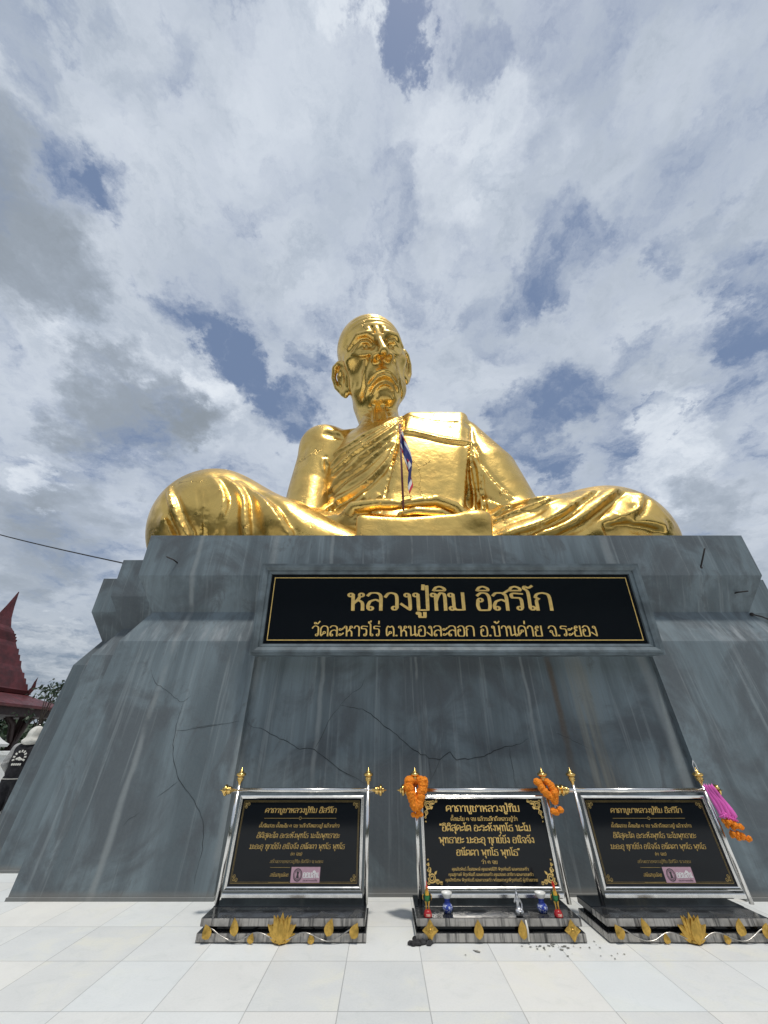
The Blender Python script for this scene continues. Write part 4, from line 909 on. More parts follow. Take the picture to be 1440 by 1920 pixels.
def board(t):
    for sx in (-1, 1):
        p = MB().tube([tilt_point(sx*.747, 0), tilt_point(sx*.747, .985)], .022, 16).build('post', M['steel'], t)
        finial(p, tilt_point(sx*.747, .985), 'z')
    b = MB().tube([tilt_point(-.83, .90, .0), tilt_point(.83, .90, .0)], .023, 16).build('top_bar', M['steel'], t)
    finial(b, tilt_point(-.83, .90), 'l'); finial(b, tilt_point(.83, .90), 'r')
    a = math.radians(3.0); hold = bpy.data.objects.new('panel', None)
    w, h = 1.345, .70
    R = Matrix.Translation(Vector(tilt_point(0, .475, .0))) @ Matrix.Rotation(math.radians(90)-a, 4, 'X')
    V, F = frame_bm(w, h, [(0, -.01), (0, .016), (.008, .022), (.02, .024), (.028, .018), (.03, -.02)])
    MB().add(V, F, False, R).build('panel_frame', M['steel'], t)
    MB().box(-w/2-.04, w/2+.04, -h/2-.085, -h/2-.045, -.02, .025, .008, R).build('bottom_rail', M['steel'], t)
    p = MB().box(-w/2-.002, w/2+.002, -h/2-.002, h/2+.002, -.02, .0).build('panel', M['granite'], t); p.matrix_local = R
    return p, w, h
def spiral(cx, cy, r, turns, sx, sy, z, t, a0=0.0):
    pts = []
    for k in range(int(turns*14)+1):
        u = k/(turns*14); a = a0+u*turns*math.tau; rr = r*(1-.78*u)
        pts.append((cx+sx*rr*math.cos(a), cy+sy*rr*math.sin(a)))
    V, F = [], []
    for i, p in enumerate(pts):
        q0 = pts[max(i-1, 0)]; q1 = pts[min(i+1, len(pts)-1)]; d = Vector((q1[0]-q0[0], q1[1]-q0[1])).normalized(); w = t*(.5-.25*i/len(pts))
        V += [(p[0]-d.y*w, p[1]+d.x*w, z), (p[0]+d.y*w, p[1]-d.x*w, z)]
    for i in range(len(pts)-1): F.append((2*i, 2*i+1, 2*i+3, 2*i+2))
    return V, F
def up_faces(o):
    me = o.data; bad = [p for p in me.polygons if p.normal.z < 0]
    if bad:
        bm = bmesh.new(); bm.from_mesh(me); bmesh.ops.reverse_faces(bm, faces=[f for f in bm.faces if f.normal.z < 0]); bm.to_mesh(me); bm.free()
    return o
def leafcard(mb, cx, cy, z, w, h, rot, thick=.006, curl=0.0, M0=None):
    n = 9; out = []
    for k in range(n+1):
        u = k/n; out.append((.5*w*math.sin(math.pi*u**.75)*1.0, h*(u-.15)))
    pts = out+[(-x, y) for x, y in reversed(out[1:-1])]
    R = Matrix.Rotation(rot, 3, 'Z'); V = []
    ce = R @ Vector((0, h*.3, 0))
    b = len(mb.V)
    V = [tuple(R @ Vector((x, y, 0))+Vector((cx, cy, z+curl*(x/w*2)**2))) for x, y in pts]
    V2 = [(v[0], v[1], v[2]-thick) for v in V]; m = len(pts)
    F = [(i, (i+1) % m, 2*m) for i in range(m)]+[(i, m+i, m+(i+1) % m, (i+1) % m) for i in range(m)]
    V = V+V2+[(cx+ce.x, cy+ce.y, z+thick*.9)]
    mb.add(V, F, False, M0)
BASEFRONT = Matrix.Translation(Vector((0, -.004, 0))) @ Matrix.Rotation(math.radians(90), 4, 'X')     # local XY -> the front face, Z outwards
def lotus(t):
    mb = MB()
    rows = [(6, .100, .058, 1.32, .0), (4, .122, .062, .95, .009), (3, .132, .06, .48, .018), (2, .112, .056, .30, .027), (1, .104, .060, 0, .036)]
    for n, h, w, spread, dz in rows:
        for k in range(n):
            a = 0 if n == 1 else -spread+2*spread*k/(n-1)
            leafcard(mb, 0, .030, .010+dz, w*1.3, h*1.55, -a, .008, .0, BASEFRONT)
    mb.ball((0, .018, .02), (.05, .016, .02), BASEFRONT, 12)
    mb.build('lotus', M['gold_leaf'], t)
    pts = []
    for k in range(49):
        x = -.66+1.32*k/48; y = .045+.026*math.cos(abs(x)*math.tau/.42+math.pi)+ .03*max(0, (abs(x)-.56)/.1)
        if abs(x) < .07: y = .03
        pts.append(tuple(BASEFRONT @ Vector((x, y, .012+.004*math.sin(x*30)))))
    MB().tube(pts, .005, 8).build('vine', M['vine'], t)
    for x, y, w, h, r in ((-.655, .055, .085, .105, .5), (-.42, .075, .075, .12, .2), (-.27, .022, .06, .07, -.2), (.28, .02, .06, .07, .2), (.42, .075, .085, .12, -.35), (.645, .06, .085, .11, -.5)):
        m2 = MB(); leafcard(m2, x, y-.01, .016, w, h, r, .004, .012, BASEFRONT); m2.build('leaf_ornament', M['gold_leaf'], t)
pk = plain('sponsor_sticker', (.55, .34, .42), .45, 0, .06, 20); wh = plain('white_print', (.82, .80, .80), .5, 0, .04); dk = plain('dark_print', (.05, .045, .05), .5, 0, .1)
def ring(mb, cx, cy, r0, r1, z, n=32, sy=1.0):
    V, F = [], []
    for k in range(n):
        a = k*math.tau/n; V += [(cx+r0*math.cos(a), cy+sy*r0*math.sin(a), z), (cx+r1*math.cos(a), cy+sy*r1*math.sin(a), z)]
    for k in range(n): F.append((2*k, 2*k+1, (2*k+3) % (2*n), (2*k+2) % (2*n)))
    mb.add(V, F)
def sponsor_panel(p, w, h):
    for d, tk in ((.020, .0025), (.030, .0015)):
        V, F = rect_line(w-2*d, h-2*d, tk, .002); MB().add(V, F).build('border_line', M['gold_dim'], p)
    for sx in (-1, 1):
        for sy in (-1, 1):
            mb = MB()
            for (a, b, r) in ((.052, .075, .016), (.078, .050, .016), (.050, .050, .012)):
                V, F = spiral(sx*(w/2-a), sy*(h/2-b), r, 1.5, sx, sy, .0022, .005); mb.add(V, F)
            up_faces(mb.build('corner_scroll', M['gold_dim'], p, fix=False))
    sh = .22
    def line(s, hh, y, wd, m='gold_board', b=.12, th=.07, cx=0.0): text_mesh('lettering', s, hh*.82, M[m], p, cx, y, .003, width=wd, bold=b, thin=th, shear=sh)
    line('คาถาบูชาหลวงปู่ทิม อิสริโก', .046, .245, .80, b=.13, th=.08)
    def rule(x0, x1, y): up_faces(MB().add([(x0, y, .003), (x1, y, .003), (x1, y+.003, .003), (x0, y+.003, .003)], [(0, 1, 2, 3)]).build('divider_line', M['gold_dim'], p, fix=False))
    rule(-.40, -.016, .178); rule(.016, .40, .178)
    mb = MB(); ring(mb, 0, .18, .010, .014, .003, 16); up_faces(mb.build('divider_ring', M['gold_dim'], p, fix=False))
    line('ตั้งจิตสงบ ตั้งนะโม ๓ จบ ระลึกถึงหลวงปู่ แล้วกล่าว', .029, .115, .88)
    line('อิติสุคะโต อะระหังพุทโธ นะโมพุทธายะ', .042, .035, .90)
    line('มะอะอุ ทุกข์ขัง อนิจจัง อนัตตา พุทโธ พุทโธ', .042, -.052, 1.02)
    line('(๓ จบ)', .026, -.110, .12)
    line('สร้างถวายหลวงปู่ทิม อิสริโก จ.ระยอง', .024, -.168, .56, 'gold_dim', cx=.01)
    rule(-.26, -.05, -.213); rule(-.26, -.05, -.323)
    line('สนับสนุนโดย', .026, -.268, .19, cx=-.155)
    s = MB().box(-.035, .265, -.324, -.208, .0, .003).build('sticker', pk, p)
    mb = MB(); ring(mb, .035, -.266, .040, .046, .0045, sy=1.05); ring(mb, .035, -.266, .030, .033, .0045, sy=1.05)
    for k in range(22):
        a = k*math.tau/22; c_, s_ = math.cos(a), math.sin(a); mb.add([(.035+c_*.035-s_*.003, -.266+s_*.037+c_*.003, .0045), (.035+c_*.035+s_*.003, -.266+s_*.037-c_*.003, .0045), (.035+c_*.0385, -.266+s_*.0405, .0045)], [(0, 1, 2)])
    mb.add([(.020, -.290, .0045), (.050, -.290, .0045), (.043, -.262, .0045), (.048, -.246, .0045), (.035, -.238, .0045), (.022, -.246, .0045), (.027, -.262, .0045)], [(0, 1, 2, 3, 4, 5, 6)])
    up_faces(mb.build('emblem', dk, s, fix=False))
    text_mesh('lettering', 'ออมสิน', .036, wh, s, .172, -.268, .0045, width=.165, bold=.24, thin=.18)
    text_mesh('lettering', 'ธนาคารออมสิน', .010, dk, s, .168, -.308, .0045, width=.15)
def donor_panel(p, w, h):
    for sx in (-1, 1):
        for sy in (-1, 1):
            mb = MB(); z = .0022
            for (a, b, r, tr, tk) in ((.06, .062, .040, 2.0, .012), (.118, .036, .020, 1.5, .008), (.036, .125, .022, 1.5, .008), (.155, .022, .012, 1.2, .006), (.022, .165, .012, 1.2, .006), (.025, .028, .016, 1.2, .008), (.026, .20, .008, 1.0, .005)):
                V, F = spiral(sx*(w/2-a), sy*(h/2-b), r, tr, sx, sy, z, tk); mb.add(V, F); z += .0002
            for (a, b, ww, hh, r) in ((.09, .09, .02, .04, .8), (.10, .045, .018, .04, 1.6), (.045, .10, .018, .04, 0.0), (.03, .15, .014, .035, .1), (.14, .03, .014, .035, 1.5), (.075, .03, .014, .03, 1.2), (.03, .078, .014, .03, .3)):
                leafcard(mb, sx*(w/2-a), sy*(h/2-b), z, ww, hh, sx*sy*r*(1 if sy > 0 else -1), .0004); z += .0002
            mb.build('corner_scroll', M['gold_paint'], p, fix=False)
    def line(s, hh, y, wd, m='gold_paint', b=.13, th=.08, cx=0.0): text_mesh('lettering', s, hh*.80, M[m], p, cx, y, .003, width=wd, bold=b, thin=th)
    line('คาถาบูชาหลวงปู่ทิม', .064, .262, .83, b=.15, th=.09)
    line('ตั้งนะโม ๓ จบ แล้วระลึกถึงหลวงปู่ว่า', .034, .172, .74)
    line('“อิติสุคะโต อะระหังพุทโธ นะโม', .060, .098, 1.0, b=.15, th=.09)
    line('พุทธายะ มะอะอุ ทุกข์ขัง อนิจจัง', .056, .0, 1.03, b=.15, th=.09)
    line('อนัตตา พุทโธ พุทโธ”', .056, -.098, .68, b=.15, th=.09)
    line('ว่า ๓ จบ', .030, -.172, .17)
    line('คุณสัมพันธ์ ลิ้มสมพงษ์ คุณเกศณีสิริ พิรุฬห์เมธี และครอบครัว', .022, -.225, .80)
    line('คุณสุภางค์ พิรุฬห์เมธี และครอบครัว คุณสมพร สาริกา และครอบครัว', .022, -.265, .88)
    line('คุณสิทธิเทพ พิรุฬห์เมธี และครอบครัว พร้อมตระกูลพิรุฬห์เมธี ผู้สร้างถวาย', .022, -.305, .95)
M['vine'] = plain('dull_steel', (.42, .40, .37), .3, 1.0, .15, 20); M['gold_board'] = plain('gold_board_lettering', (.60, .41, .13), .45, .25, .12, 14)
GS = 'prayer boards on granite bases'
def stand(label, x):
    t = thing('prayer_board', label, 'sign board', (x, 4.785, .001), 0, GS); base(t); return t
t = stand('black prayer board with pink sponsor sticker and lotus base, no garland on it', -.93); p, w, h = board(t); sponsor_panel(p, w, h); lotus(t)
t3 = dup(t); t3.location.x = 2.80; t3['label'] = 'black prayer board with pink sponsor sticker and a pink garland on one finial'
def slide(t, off):
    for c in t.children:
        if c.name.split('.')[0] in ('post', 'top_bar', 'panel_frame', 'bottom_rail', 'panel'): c.location.x += off
slide(t3, .14)
t2 = stand('black prayer board with gold corner scrolls, figurines along its base and two orange garlands', 1.06); p, w, h = board(t2); donor_panel(p, w, h); slide(t2, .05)
for x in (-.64, .65):
    mb = MB()
    for k in range(4): leafcard(mb, x, .083, .012, .06, .085, k*math.pi/2, .006, 0, BASEFRONT)
    for k in range(4): leafcard(mb, x, .083, .017, .035, .055, k*math.pi/2+math.pi/4, .005, 0, BASEFRONT)
    mb.ball((x, .083, .018), (.016, .016, .012), BASEFRONT, 10); mb.build('flower_ornament', M['gold_leaf'], t2)
for x in (-.2, .2):
    mb = MB(); leafcard(mb, x, .045, .012, .085, .125, 0, .006, 0, BASEFRONT); leafcard(mb, x, .055, .018, .03, .08, 0, .004, 0, BASEFRONT); mb.build('leaf_ornament', M['gold_leaf'], t2)

# ---------------------------------------------------------------- offerings
def mcol(name, c, rough=.5, **k): M[name] = plain(name, c, rough, **k); return M[name]
mcol('marigold', (.85, .24, .008), .75, var=.28, scale=60); mcol('pink_ribbon', (.74, .13, .50), .5, var=.2); mcol('thread', (.75, .7, .68), .7)
def bloom(mb, c, r):
    bm = bmesh.new(); bmesh.ops.create_icosphere(bm, subdivisions=3, radius=1)
    o3 = RNG.random(3)*30
    for v in bm.verts:
        p = v.co.copy(); n = math.sin(p.x*13+o3[0])*math.sin(p.y*13+o3[1])*math.sin(p.z*13+o3[2])
        v.co = Vector(c)+p*r*(1+.16*n+RNG.normal()*.06)
    mb.bm(bm)
GG = 'orange marigold garlands on the middle board'
def strand(mb, pts, r, n):
    L_ = _spline(pts, 8); seg = np.sqrt(((L_[1:]-L_[:-1])**2).sum(1)); cum = np.concatenate([[0], np.cumsum(seg)])
    for k in range(n):
        s = cum[-1]*k/(n-1); i = min(int(np.searchsorted(cum, s)), len(L_)-1)
        p = L_[i]+RNG.normal(size=3)*.006; bloom(mb, p, r*(.9+.2*RNG.random()))
g = thing('garland', 'orange marigold garland hanging in a V from the left finial of the middle board', 'garland', (.363, 5.15, .945), 0, GG); g.scale = (.85, .85, .66)
mb = MB(); strand(mb, [(-.03, .05, .30), (-.10, -.03, .30), (-.085, -.055, .19), (-.045, -.065, .05), (-.005, -.065, -.05)], .06, 13); mb.build('flower_strand', M['marigold'], g)
mb = MB(); strand(mb, [(.03, .05, .30), (.10, -.03, .30), (.085, -.055, .19), (.045, -.065, .06), (.005, -.07, -.04)], .06, 13); mb.build('flower_strand', M['marigold'], g)
mb = MB(); [bloom(mb, (x, -.065, -.085+z_), .034) for x, z_ in ((-.045, -.06), (.0, -.075), (.047, -.06), (.02, -.03))]; mb.build('tassel', M['marigold'], g)
g = thing('garland', 'orange marigold garland slipping sideways off the right finial of the middle board', 'garland', (1.835, 5.15, .945), 0, GG); g.scale = (.8, .8, .66)
mb = MB(); strand(mb, [(-.06, .05, .29), (-.07, -.03, .25), (-.02, -.06, .16), (.05, -.06, .09), (.09, -.06, .02)], .05, 12); mb.build('flower_strand', M['marigold'], g)
mb = MB(); strand(mb, [(.05, .05, .30), (.09, -.02, .25), (.11, -.055, .17), (.11, -.06, .09), (.10, -.06, .04)], .05, 10); mb.build('flower_strand', M['marigold'], g)
mb = MB(); mb.tube([(.09, -.06, .0), (.085, -.06, -.05), (.07, -.06, -.09)], .006, 6); mb.tube([(.09, -.06, .0), (.12, -.06, -.04), (.14, -.06, -.08)], .006, 6); mb.build('thread', M['thread'], g)
mb = MB(); [bloom(mb, (x, -.06, z_), .045) for x, z_ in ((.05, -.10), (.085, -.115), (.15, -.085))]; mb.build('tassel', M['marigold'], g)
g = thing('ribbon_garland', 'pink ribbon garland with orange flower ends on the right-hand board', 'garland', (3.685, 5.13, .80)); g.scale = (.78, 1, 1.05)
def ribbon():
    mb = MB()
    for j in range(4):
        V, F = [], []; n = 9; a0 = -.05+.028*j; ph = RNG.random()*6
        for i in range(n+1):
            u = i/n; x = a0+u*(.10+.028*(j-1.5)); zc = .30-.27*u; y = -.03-.035*math.sin(u*2)-.008*j
            for s in (-1, 0, 1): V.append((x+s*(.016+.016*u), y-.012*(1-abs(s))+.006*math.sin(ph+i*.9+s), zc+.01*s))
        for i in range(n):
            for s in (0, 1): F.append((i*3+s, i*3+s+1, i*3+s+4, i*3+s+3))
        mb.add(V, F, True)
    return mb
o = ribbon().build('ribbon', M['pink_ribbon'], g); md = o.modifiers.new('s', 'SOLIDIFY'); md.thickness = .003
mb = MB()
for k in range(46):
    x = .02+.15*RNG.random(); z0 = .05+RNG.random()*.03-.25*(x-.09); mb.tube([(x, -.07, z0), (x+RNG.normal()*.014, -.085+RNG.normal()*.008, z0-.02), (x+RNG.normal()*.024, -.085+RNG.normal()*.01, z0-.045)], [.003, .005, .006], 5)
mb.build('fringe', M['pink_ribbon'], g)
for zc, xo in ((-.03, .115), (-.115, .135)):
    mb = MB()
    for k in range(26):
        a = RNG.random()*math.tau; r = math.sqrt(RNG.random()); bloom(mb, (xo+.115*r*math.cos(a), -.075+.05*r*math.sin(a), zc-.18*(.115*r*math.cos(a))+RNG.normal()*.012), .021)
    mb.build('flower_tassel', M['marigold'], g)
t = MT('clear_plastic'); t.set(Base_Color=(.9, .9, .92), Roughness=.12, Transmission_Weight=.0, Alpha=.55); M['plastic'] = t.m
MB().tube([(.0, .04, .34), (-.03, .04, .40), (-.035, .03, .47), (-.01, .03, .51), (.01, .03, .47), (.02, .04, .41), (.025, .03, .35)], .005, 6).build('plastic_loop', M['plastic'], g)
# figurines of roosters
rf_red = mcol('red_glaze', (.42, .02, .025), .25); mcol('green_glaze', (.02, .20, .06), .3); mcol('yellow_glaze', (.72, .42, .06), .3); mcol('black_glaze', (.02, .02, .02), .3); mcol('comb_red', (.65, .04, .02), .35); mcol('cream_print', (.8, .72, .55), .5)
def rooster(label, x, face):
    t = thing('rooster_figurine', label, 'figurine', (x, 4.835, .153), 0, 'rooster figurines'); t.scale = (.72, .72, .72)
    b = MB().lathe([(0, 0), (.052, 0), (.056, .012), (.05, .03), (.042, .05), (.034, .062), (0, .066)], seg=24).build('base', M['red_glaze'], t)
    text_mesh('lettering', 'รวย', .018, M['cream_print'], b, 0, 0, 0, width=.05, bold=.2, thin=.14)
    lt = b.children[0]; lt.location = (0, -.0565, .026); lt.rotation_euler = (math.radians(82), 0, 0)
    for s in (-1, 1): MB().tube([(s*.018, -.004, .06), (s*.017, .0, .11), (s*.02, .004, .14)], [.008, .008, .014], 10).build('leg', M['yellow_glaze'], t)
    d = lambda P: smin(smin(sd_ell(P, (0, .01, .175), (.036, .046, .044)), sd_ell(P, (0, .03, .20), (.026, .03, .03)), .02), sd_ell(P, (0, -.005, .205), (.026, .026, .03)), .02)
    V, Q = surface(d, (-.06, -.06, .11), (.06, .09, .26), .006); np_mesh('body', V, Q, M['green_glaze'], t)
    MB().lathe([(.028, .2), (.024, .225), (.018, .25), (.017, .268), (.0, .285)], Matrix.Translation((0, -.012, 0)), 16).build('neck', M['yellow_glaze'], t)
    hd = MB().ball((0, -.016, .274), (.017, .02, .018), None, 14).build('head', M['comb_red'], t)
    MB().lathe([(.006, 0), (0, .018)], Matrix.Translation((0, -.034, .272)) @ Matrix.Rotation(math.radians(100), 4, 'X'), 8).build('beak', M['yellow_glaze'], hd)
    m2 = MB().prism([(-.02, .28), (.012, .282), (.02, .30), (.012, .31), (.010, .325), (.002, .314), (-.006, .328), (-.012, .312), (-.02, .318), (-.022, .30)], -.004, .004, Matrix.Rotation(math.radians(90+face), 4, 'Z')); m2.build('comb', M['comb_red'], hd)
    MB().ball((0, -.03, .256), (.008, .006, .014), None, 10).build('wattle', M['comb_red'], hd)
    for s in (-1, 1):
        w = MB().ball((s*.043, .012, .18), (.012, .03, .04), Matrix.Translation((0, 0, 0)), 14).build('wing', M['black_glaze'], t)
        MB().tube([(s*.05, -.014, .205), (s*.058, .0, .19), (s*.058, .012, .165), (s*.05, .02, .145)], .005, 6).build('wing_edge', M['yellow_glaze'], w)
    mb = MB()
    for k in range(4): mb.tube([(-.012+.008*k, .045, .19), (-.015+.01*k, .075, .225-.008*k), (-.018+.012*k, .095, .205-.012*k)], [.008, .007, .003], 6)
    mb.build('tail', M['black_glaze'], t)
rooster('red and green rooster figurine on the left end of the middle granite base', .41, 0)
rooster('red and green rooster figurine beside the blue vase on the right end of the base', 1.63, 35)
# blue and white vases
t = MT('blue_china'); vo = t.noise(38, 4, .6, dist=1.5); X, Y, Z = t.xyz()
pat = t.step(vo, .5, .56); lip = t.step(Z, .125, .14)
t.set(Base_Color=t.mix(lip, t.mix(t.math('MULTIPLY', pat, t.step(Z, .09, .07)), (.02, .05, .34), (.62, .68, .80)), (.78, .78, .75)), Roughness=.18); M['china'] = t.m
VP = [(.0, .0), (.042, .0), (.046, .008), (.062, .03), (.064, .05), (.052, .074), (.036, .088), (.030, .105), (.034, .125), (.05, .15), (.062, .172), (.066, .186), (.060, .186), (.045, .155), (.028, .125), (.024, .105), (.0, .10)]
for x, lb in ((.61, 'blue and white china vase next to the left rooster figurine'), (1.52, 'blue and white china vase just left of the right rooster figurine')):
    o = MB().lathe(VP, seg=32).build('china_vase', M['china']); o.location = (x, 4.93, .153); o.scale = (.78, .78, .74); tag(o, lb, 'vase', 'blue and white offering vases')
# small silver deity with one hand raised
t = thing('deity_figurine', 'small silver figurine with a raised hand on the middle granite base', 'figurine', (1.27, 4.85, .153)); t.scale = (.78, .78, .78)
M['silver'] = plain('tarnished_silver', (.50, .51, .53), .38, .9, .3, 40)
def deity(P):
    d = sd_ell(P, (0, 0, .016), (.05, .045, .018))
    d = smin(d, sd_ell(P, (.004, -.006, .045), (.044, .04, .026)), .02)
    d = smin(d, sd_chain(P, [(-.03, -.02, .045), (.0, -.045, .038), (.035, -.03, .04)], [.02, .018, .016]), .012)
    d = smin(d, sd_chain(P, [(0, 0, .06), (-.006, 0, .10), (-.002, 0, .135)], [.026, .02, .026]), .015)
    d = smin(d, sd_chain(P, [(-.026, 0, .14), (-.045, -.012, .12), (-.036, -.03, .158)], [.011, .010, .008]), .008)
    d = smin(d, sd_chain(P, [(.024, 0, .138), (.042, -.004, .105), (.036, -.025, .07)], [.011, .010, .009]), .008)
    d = smin(d, sd_ell(P, (-.003, -.004, .172), (.018, .019, .024)), .012)
    d = smin(d, sd_cap(P, (-.003, 0, .185), (-.004, .002, .235), .014, .003), .012)
    return d
V, Q = surface(deity, (-.07, -.06, 0), (.07, .06, .25), .005); np_mesh('figure', V, Q, M['silver'], t)
# candle stuck to the slab edge, burnt wax and ash
mcol('wax', (.78, .76, .70), .5, var=.08); mcol('ash', (.035, .034, .036), .9, var=.6, scale=30, bump=.6); mcol('leaf_litter', (.2, .2, .18), .8, var=.5)
MBc = MB().tube([(0, 0, .0), (.003, -.002, .07), (-.003, 0, .13)], [.009, .0085, .008], 10)
o = MBc.build('candle', M['wax']); o.location = (1.30, 4.768, .02); tag(o, 'thin white candle standing against the front edge of the middle base', 'candle')
def lumps(name, label, cat, c, spread, n, r, mat):
    mb = MB()
    for k in range(n):
        bm = bmesh.new(); bmesh.ops.create_icosphere(bm, subdivisions=2, radius=1); x, y = RNG.normal()*spread[0], RNG.normal()*spread[1]; rr = r*(.5+RNG.random())
        for v in bm.verts: v.co = Vector((x+v.co.x*rr*(1+RNG.normal()*.12), y+v.co.y*rr*.8, max(.0, rr*.35+v.co.z*rr*(.75+RNG.normal()*.15))))
        mb.bm(bm)
    o = mb.build(name, mat); o.location = c; return tag(o, label, cat)
lumps('ash_heap', 'black heap of burnt ash at the left foot of the middle base', 'ash', (.335, 4.775, .002), (.038, .022), 26, .02, M['ash'])
mb = MB()
for k in range(40):
    if k < 26: x, y = 1.40+RNG.normal()*.13, 4.72+RNG.normal()*.022
    elif k < 36: x, y = 1.86+RNG.normal()*.12, 4.62+RNG.normal()*.08
    else: x, y = .2+RNG.random()*2.0, 4.55+RNG.random()*.2
    leaf = RNG.random()*math.tau; s = .004+.008*RNG.random()*(1.4 if k < 26 else .7)
    mb.add([(x+s*1.6*math.cos(leaf+q)*(1 if i % 2 else .5), y+s*math.sin(leaf+q), .004+.003*RNG.random()) for i, q in enumerate((0, 1.3, 2.4, 3.6, 5.0))], [(0, 1, 2, 3, 4)])
o = mb.build('debris', M['leaf_litter'], fix=False); up_faces(o); o['kind'] = 'stuff'; o['label'] = 'scattered ash flakes and leaf litter on the white paving'; 
bl = MB().add([(.0, .0, .004), (.035, -.012, .006), (.06, -.03, .004), (.05, -.05, .005), (.02, -.035, .008)], [(0, 1, 2, 3, 4)]).build('fallen_leaf', M['leaf_litter'], fix=False); up_faces(bl); bl.location = (.77, 4.66, .0)
md = bl.modifiers.new('s', 'SOLIDIFY'); md.thickness = .002; tag(bl, 'dry dark leaf lying on the paving before the middle base', 'leaf')
# ---------------------------------------------------------------- flag in the statue's hands
fl = thing('thai_flag', 'furled red white and blue striped flag on a thin pole in the statue hands', 'flag', (.46, 6.98, 5.95))
MB().tube([(0, 0, 0), (-.01, 0, 1.6), (-.02, 0, 3.05)], .028, 10).build('pole', plain('flag_pole', (.16, .045, .05), .4), fl)
def flag():
    nu, nv = 26, 30; H, Lw = 1.25, 1.75; V, F, S = [], [], []
    for j in range(nv+1):
        v = j/nv
        for i in range(nu+1):
            u = i/nu; fold = .075*math.sin(u*10+v*1.2)*min(1, u*5)
            x = .02+.32*(1-math.exp(-u*2.2))*(.45+.55*math.sin(min(1, v*1.25+u*.35)*math.pi*.62))*(.75+.25*math.cos(u*9))
            zc = 2.95-v*H*.80-u*Lw*.80*(1-.10*math.sin(v*5+1))
            V.append((x-.02+.02*math.sin(v*7), -.035+fold-.05*u, zc))
    mats = []
    for j in range(nv):
        for i in range(nu):
            F.append((j*(nu+1)+i, j*(nu+1)+i+1, (j+1)*(nu+1)+i+1, (j+1)*(nu+1)+i)); q = (j+.5)/nv*6; mats.append(0 if q < 1 or q > 5 else 1 if q < 2 or q > 4 else 2)
    me = bpy.data.meshes.new('cloth'); me.from_pydata(V, [], F); me.update()
    for c, n in (((.55, .015, .03), 'flag_red'), ((.72, .72, .74), 'flag_white'), ((.015, .025, .17), 'flag_blue')): me.materials.append(plain(n, c, .75, 0, .08))
    me.polygons.foreach_set('material_index', mats); me.polygons.foreach_set('use_smooth', [True]*len(F))
    o = bpy.data.objects.new('cloth', me); COL.objects.link(o); o.parent = fl; md = o.modifiers.new('s', 'SOLIDIFY'); md.thickness = .012
flag()
# ---------------------------------------------------------------- rods left in the concrete, and the cable
mcol('rusty_iron', (.03, .026, .026), .8, var=.5)
for a, b, lb in (((-3.66, 5.84, 4.19), (-3.80, 5.62, 4.24), 'short iron rod sticking out below the left statue knee'),
                 ((5.62, 5.82, 4.12), (5.58, 5.52, 4.35), 'short iron rod sticking out above the right end of the plaque'),
                 ((6.06, 6.03, 3.70), (6.20, 5.80, 3.68), 'iron rod lying across the dark band under the right corner'),
                 ((6.66, 7.0, 4.1), (7.05, 6.4, 4.15), 'bent iron rod jutting out by the right corner of the plinth'),
                 ((6.30, 6.05, 3.36), (6.55, 6.02, 3.24), 'thin iron rod on the sloping ledge at the right edge')):
    mb = MB().tube([a, tuple((Vector(a)+Vector(b))*.5+Vector((.01, 0, .012))), b], .012, 8); mb.ball(a, .03, None, 8); o = mb.build('iron_rod', M['rusty_iron']); tag(o, lb, 'rod', 'iron rods left in the plinth')
pts = []
for k in range(25):
    u = k/24; a, b = Vector((-5.05, 6.87, 4.60)), Vector((-24.1, 12.0, 11.9)); p = a.lerp(b, u); p.z -= .55*math.sin(u*math.pi); pts.append(tuple(p))
o = MB().tube(pts, .014, 8).build('cable', plain('cable_black', (.012, .012, .013), .5)); tag(o, 'black cable running from the plinth shoulder up to the left', 'cable')

# ---------------------------------------------------------------- pavilion beyond the terrace edge, left
M['maroon'] = plain('maroon_paint', (.085, .011, .013), .5, 0, .35, 3, .15); M['maroon_dark'] = plain('dark_timber', (.022, .009, .009), .6, 0, .3, 4)
PV = thing('pavilion', 'dark red Thai pavilion with a steep spire roof and curled eaves horns', 'pavilion', (-18.2, 17.0, 0))
def pyramid(name, levels, mat, steps=0, lip=.0):
    V, F = [], []; L2 = []
    for i in range(len(levels)-1):
        (h0, z0), (h1, z1) = levels[i], levels[i+1]; n = steps if steps else 1
        for k in range(n):
            u = k/n; L2.append((h0+(h1-h0)*u, z0+(z1-z0)*u))
            if lip and k: L2.insert(-1, (L2[-1][0]+lip, L2[-1][1]-.0))
    L2.append(levels[-1]); mb = MB(); n = len(L2)
    for h, z_ in L2: V += [(-h, -h, z_), (h, -h, z_), (h, h, z_), (-h, h, z_)]
    for i in range(n-1):
        for k in range(4): F.append((i*4+k, i*4+(k+1) % 4, (i+1)*4+(k+1) % 4, (i+1)*4+k))
    F.append((3, 2, 1, 0)); F.append(tuple((n-1)*4+k for k in range(4)))
    return mb.add(V, F).build(name, mat, PV)
up = pyramid('upper_roof', [(1.62, 3.42), (1.50, 3.62), (1.05, 4.55), (.62, 5.55), (.42, 6.05)], M['maroon'], 4, .05)
pyramid('spire', [(.44, 6.0), (.30, 6.2), (.19, 6.6), (.10, 7.15), (.012, 7.85)], M['maroon'])
lo = pyramid('lower_roof', [(2.95, 2.80), (2.93, 2.90), (2.45, 3.06), (1.85, 3.28), (1.5, 3.44)], M['maroon'], 2, .03)
pyramid('fascia', [(2.8, 2.50), (2.8, 2.80)], M['maroon_dark'])
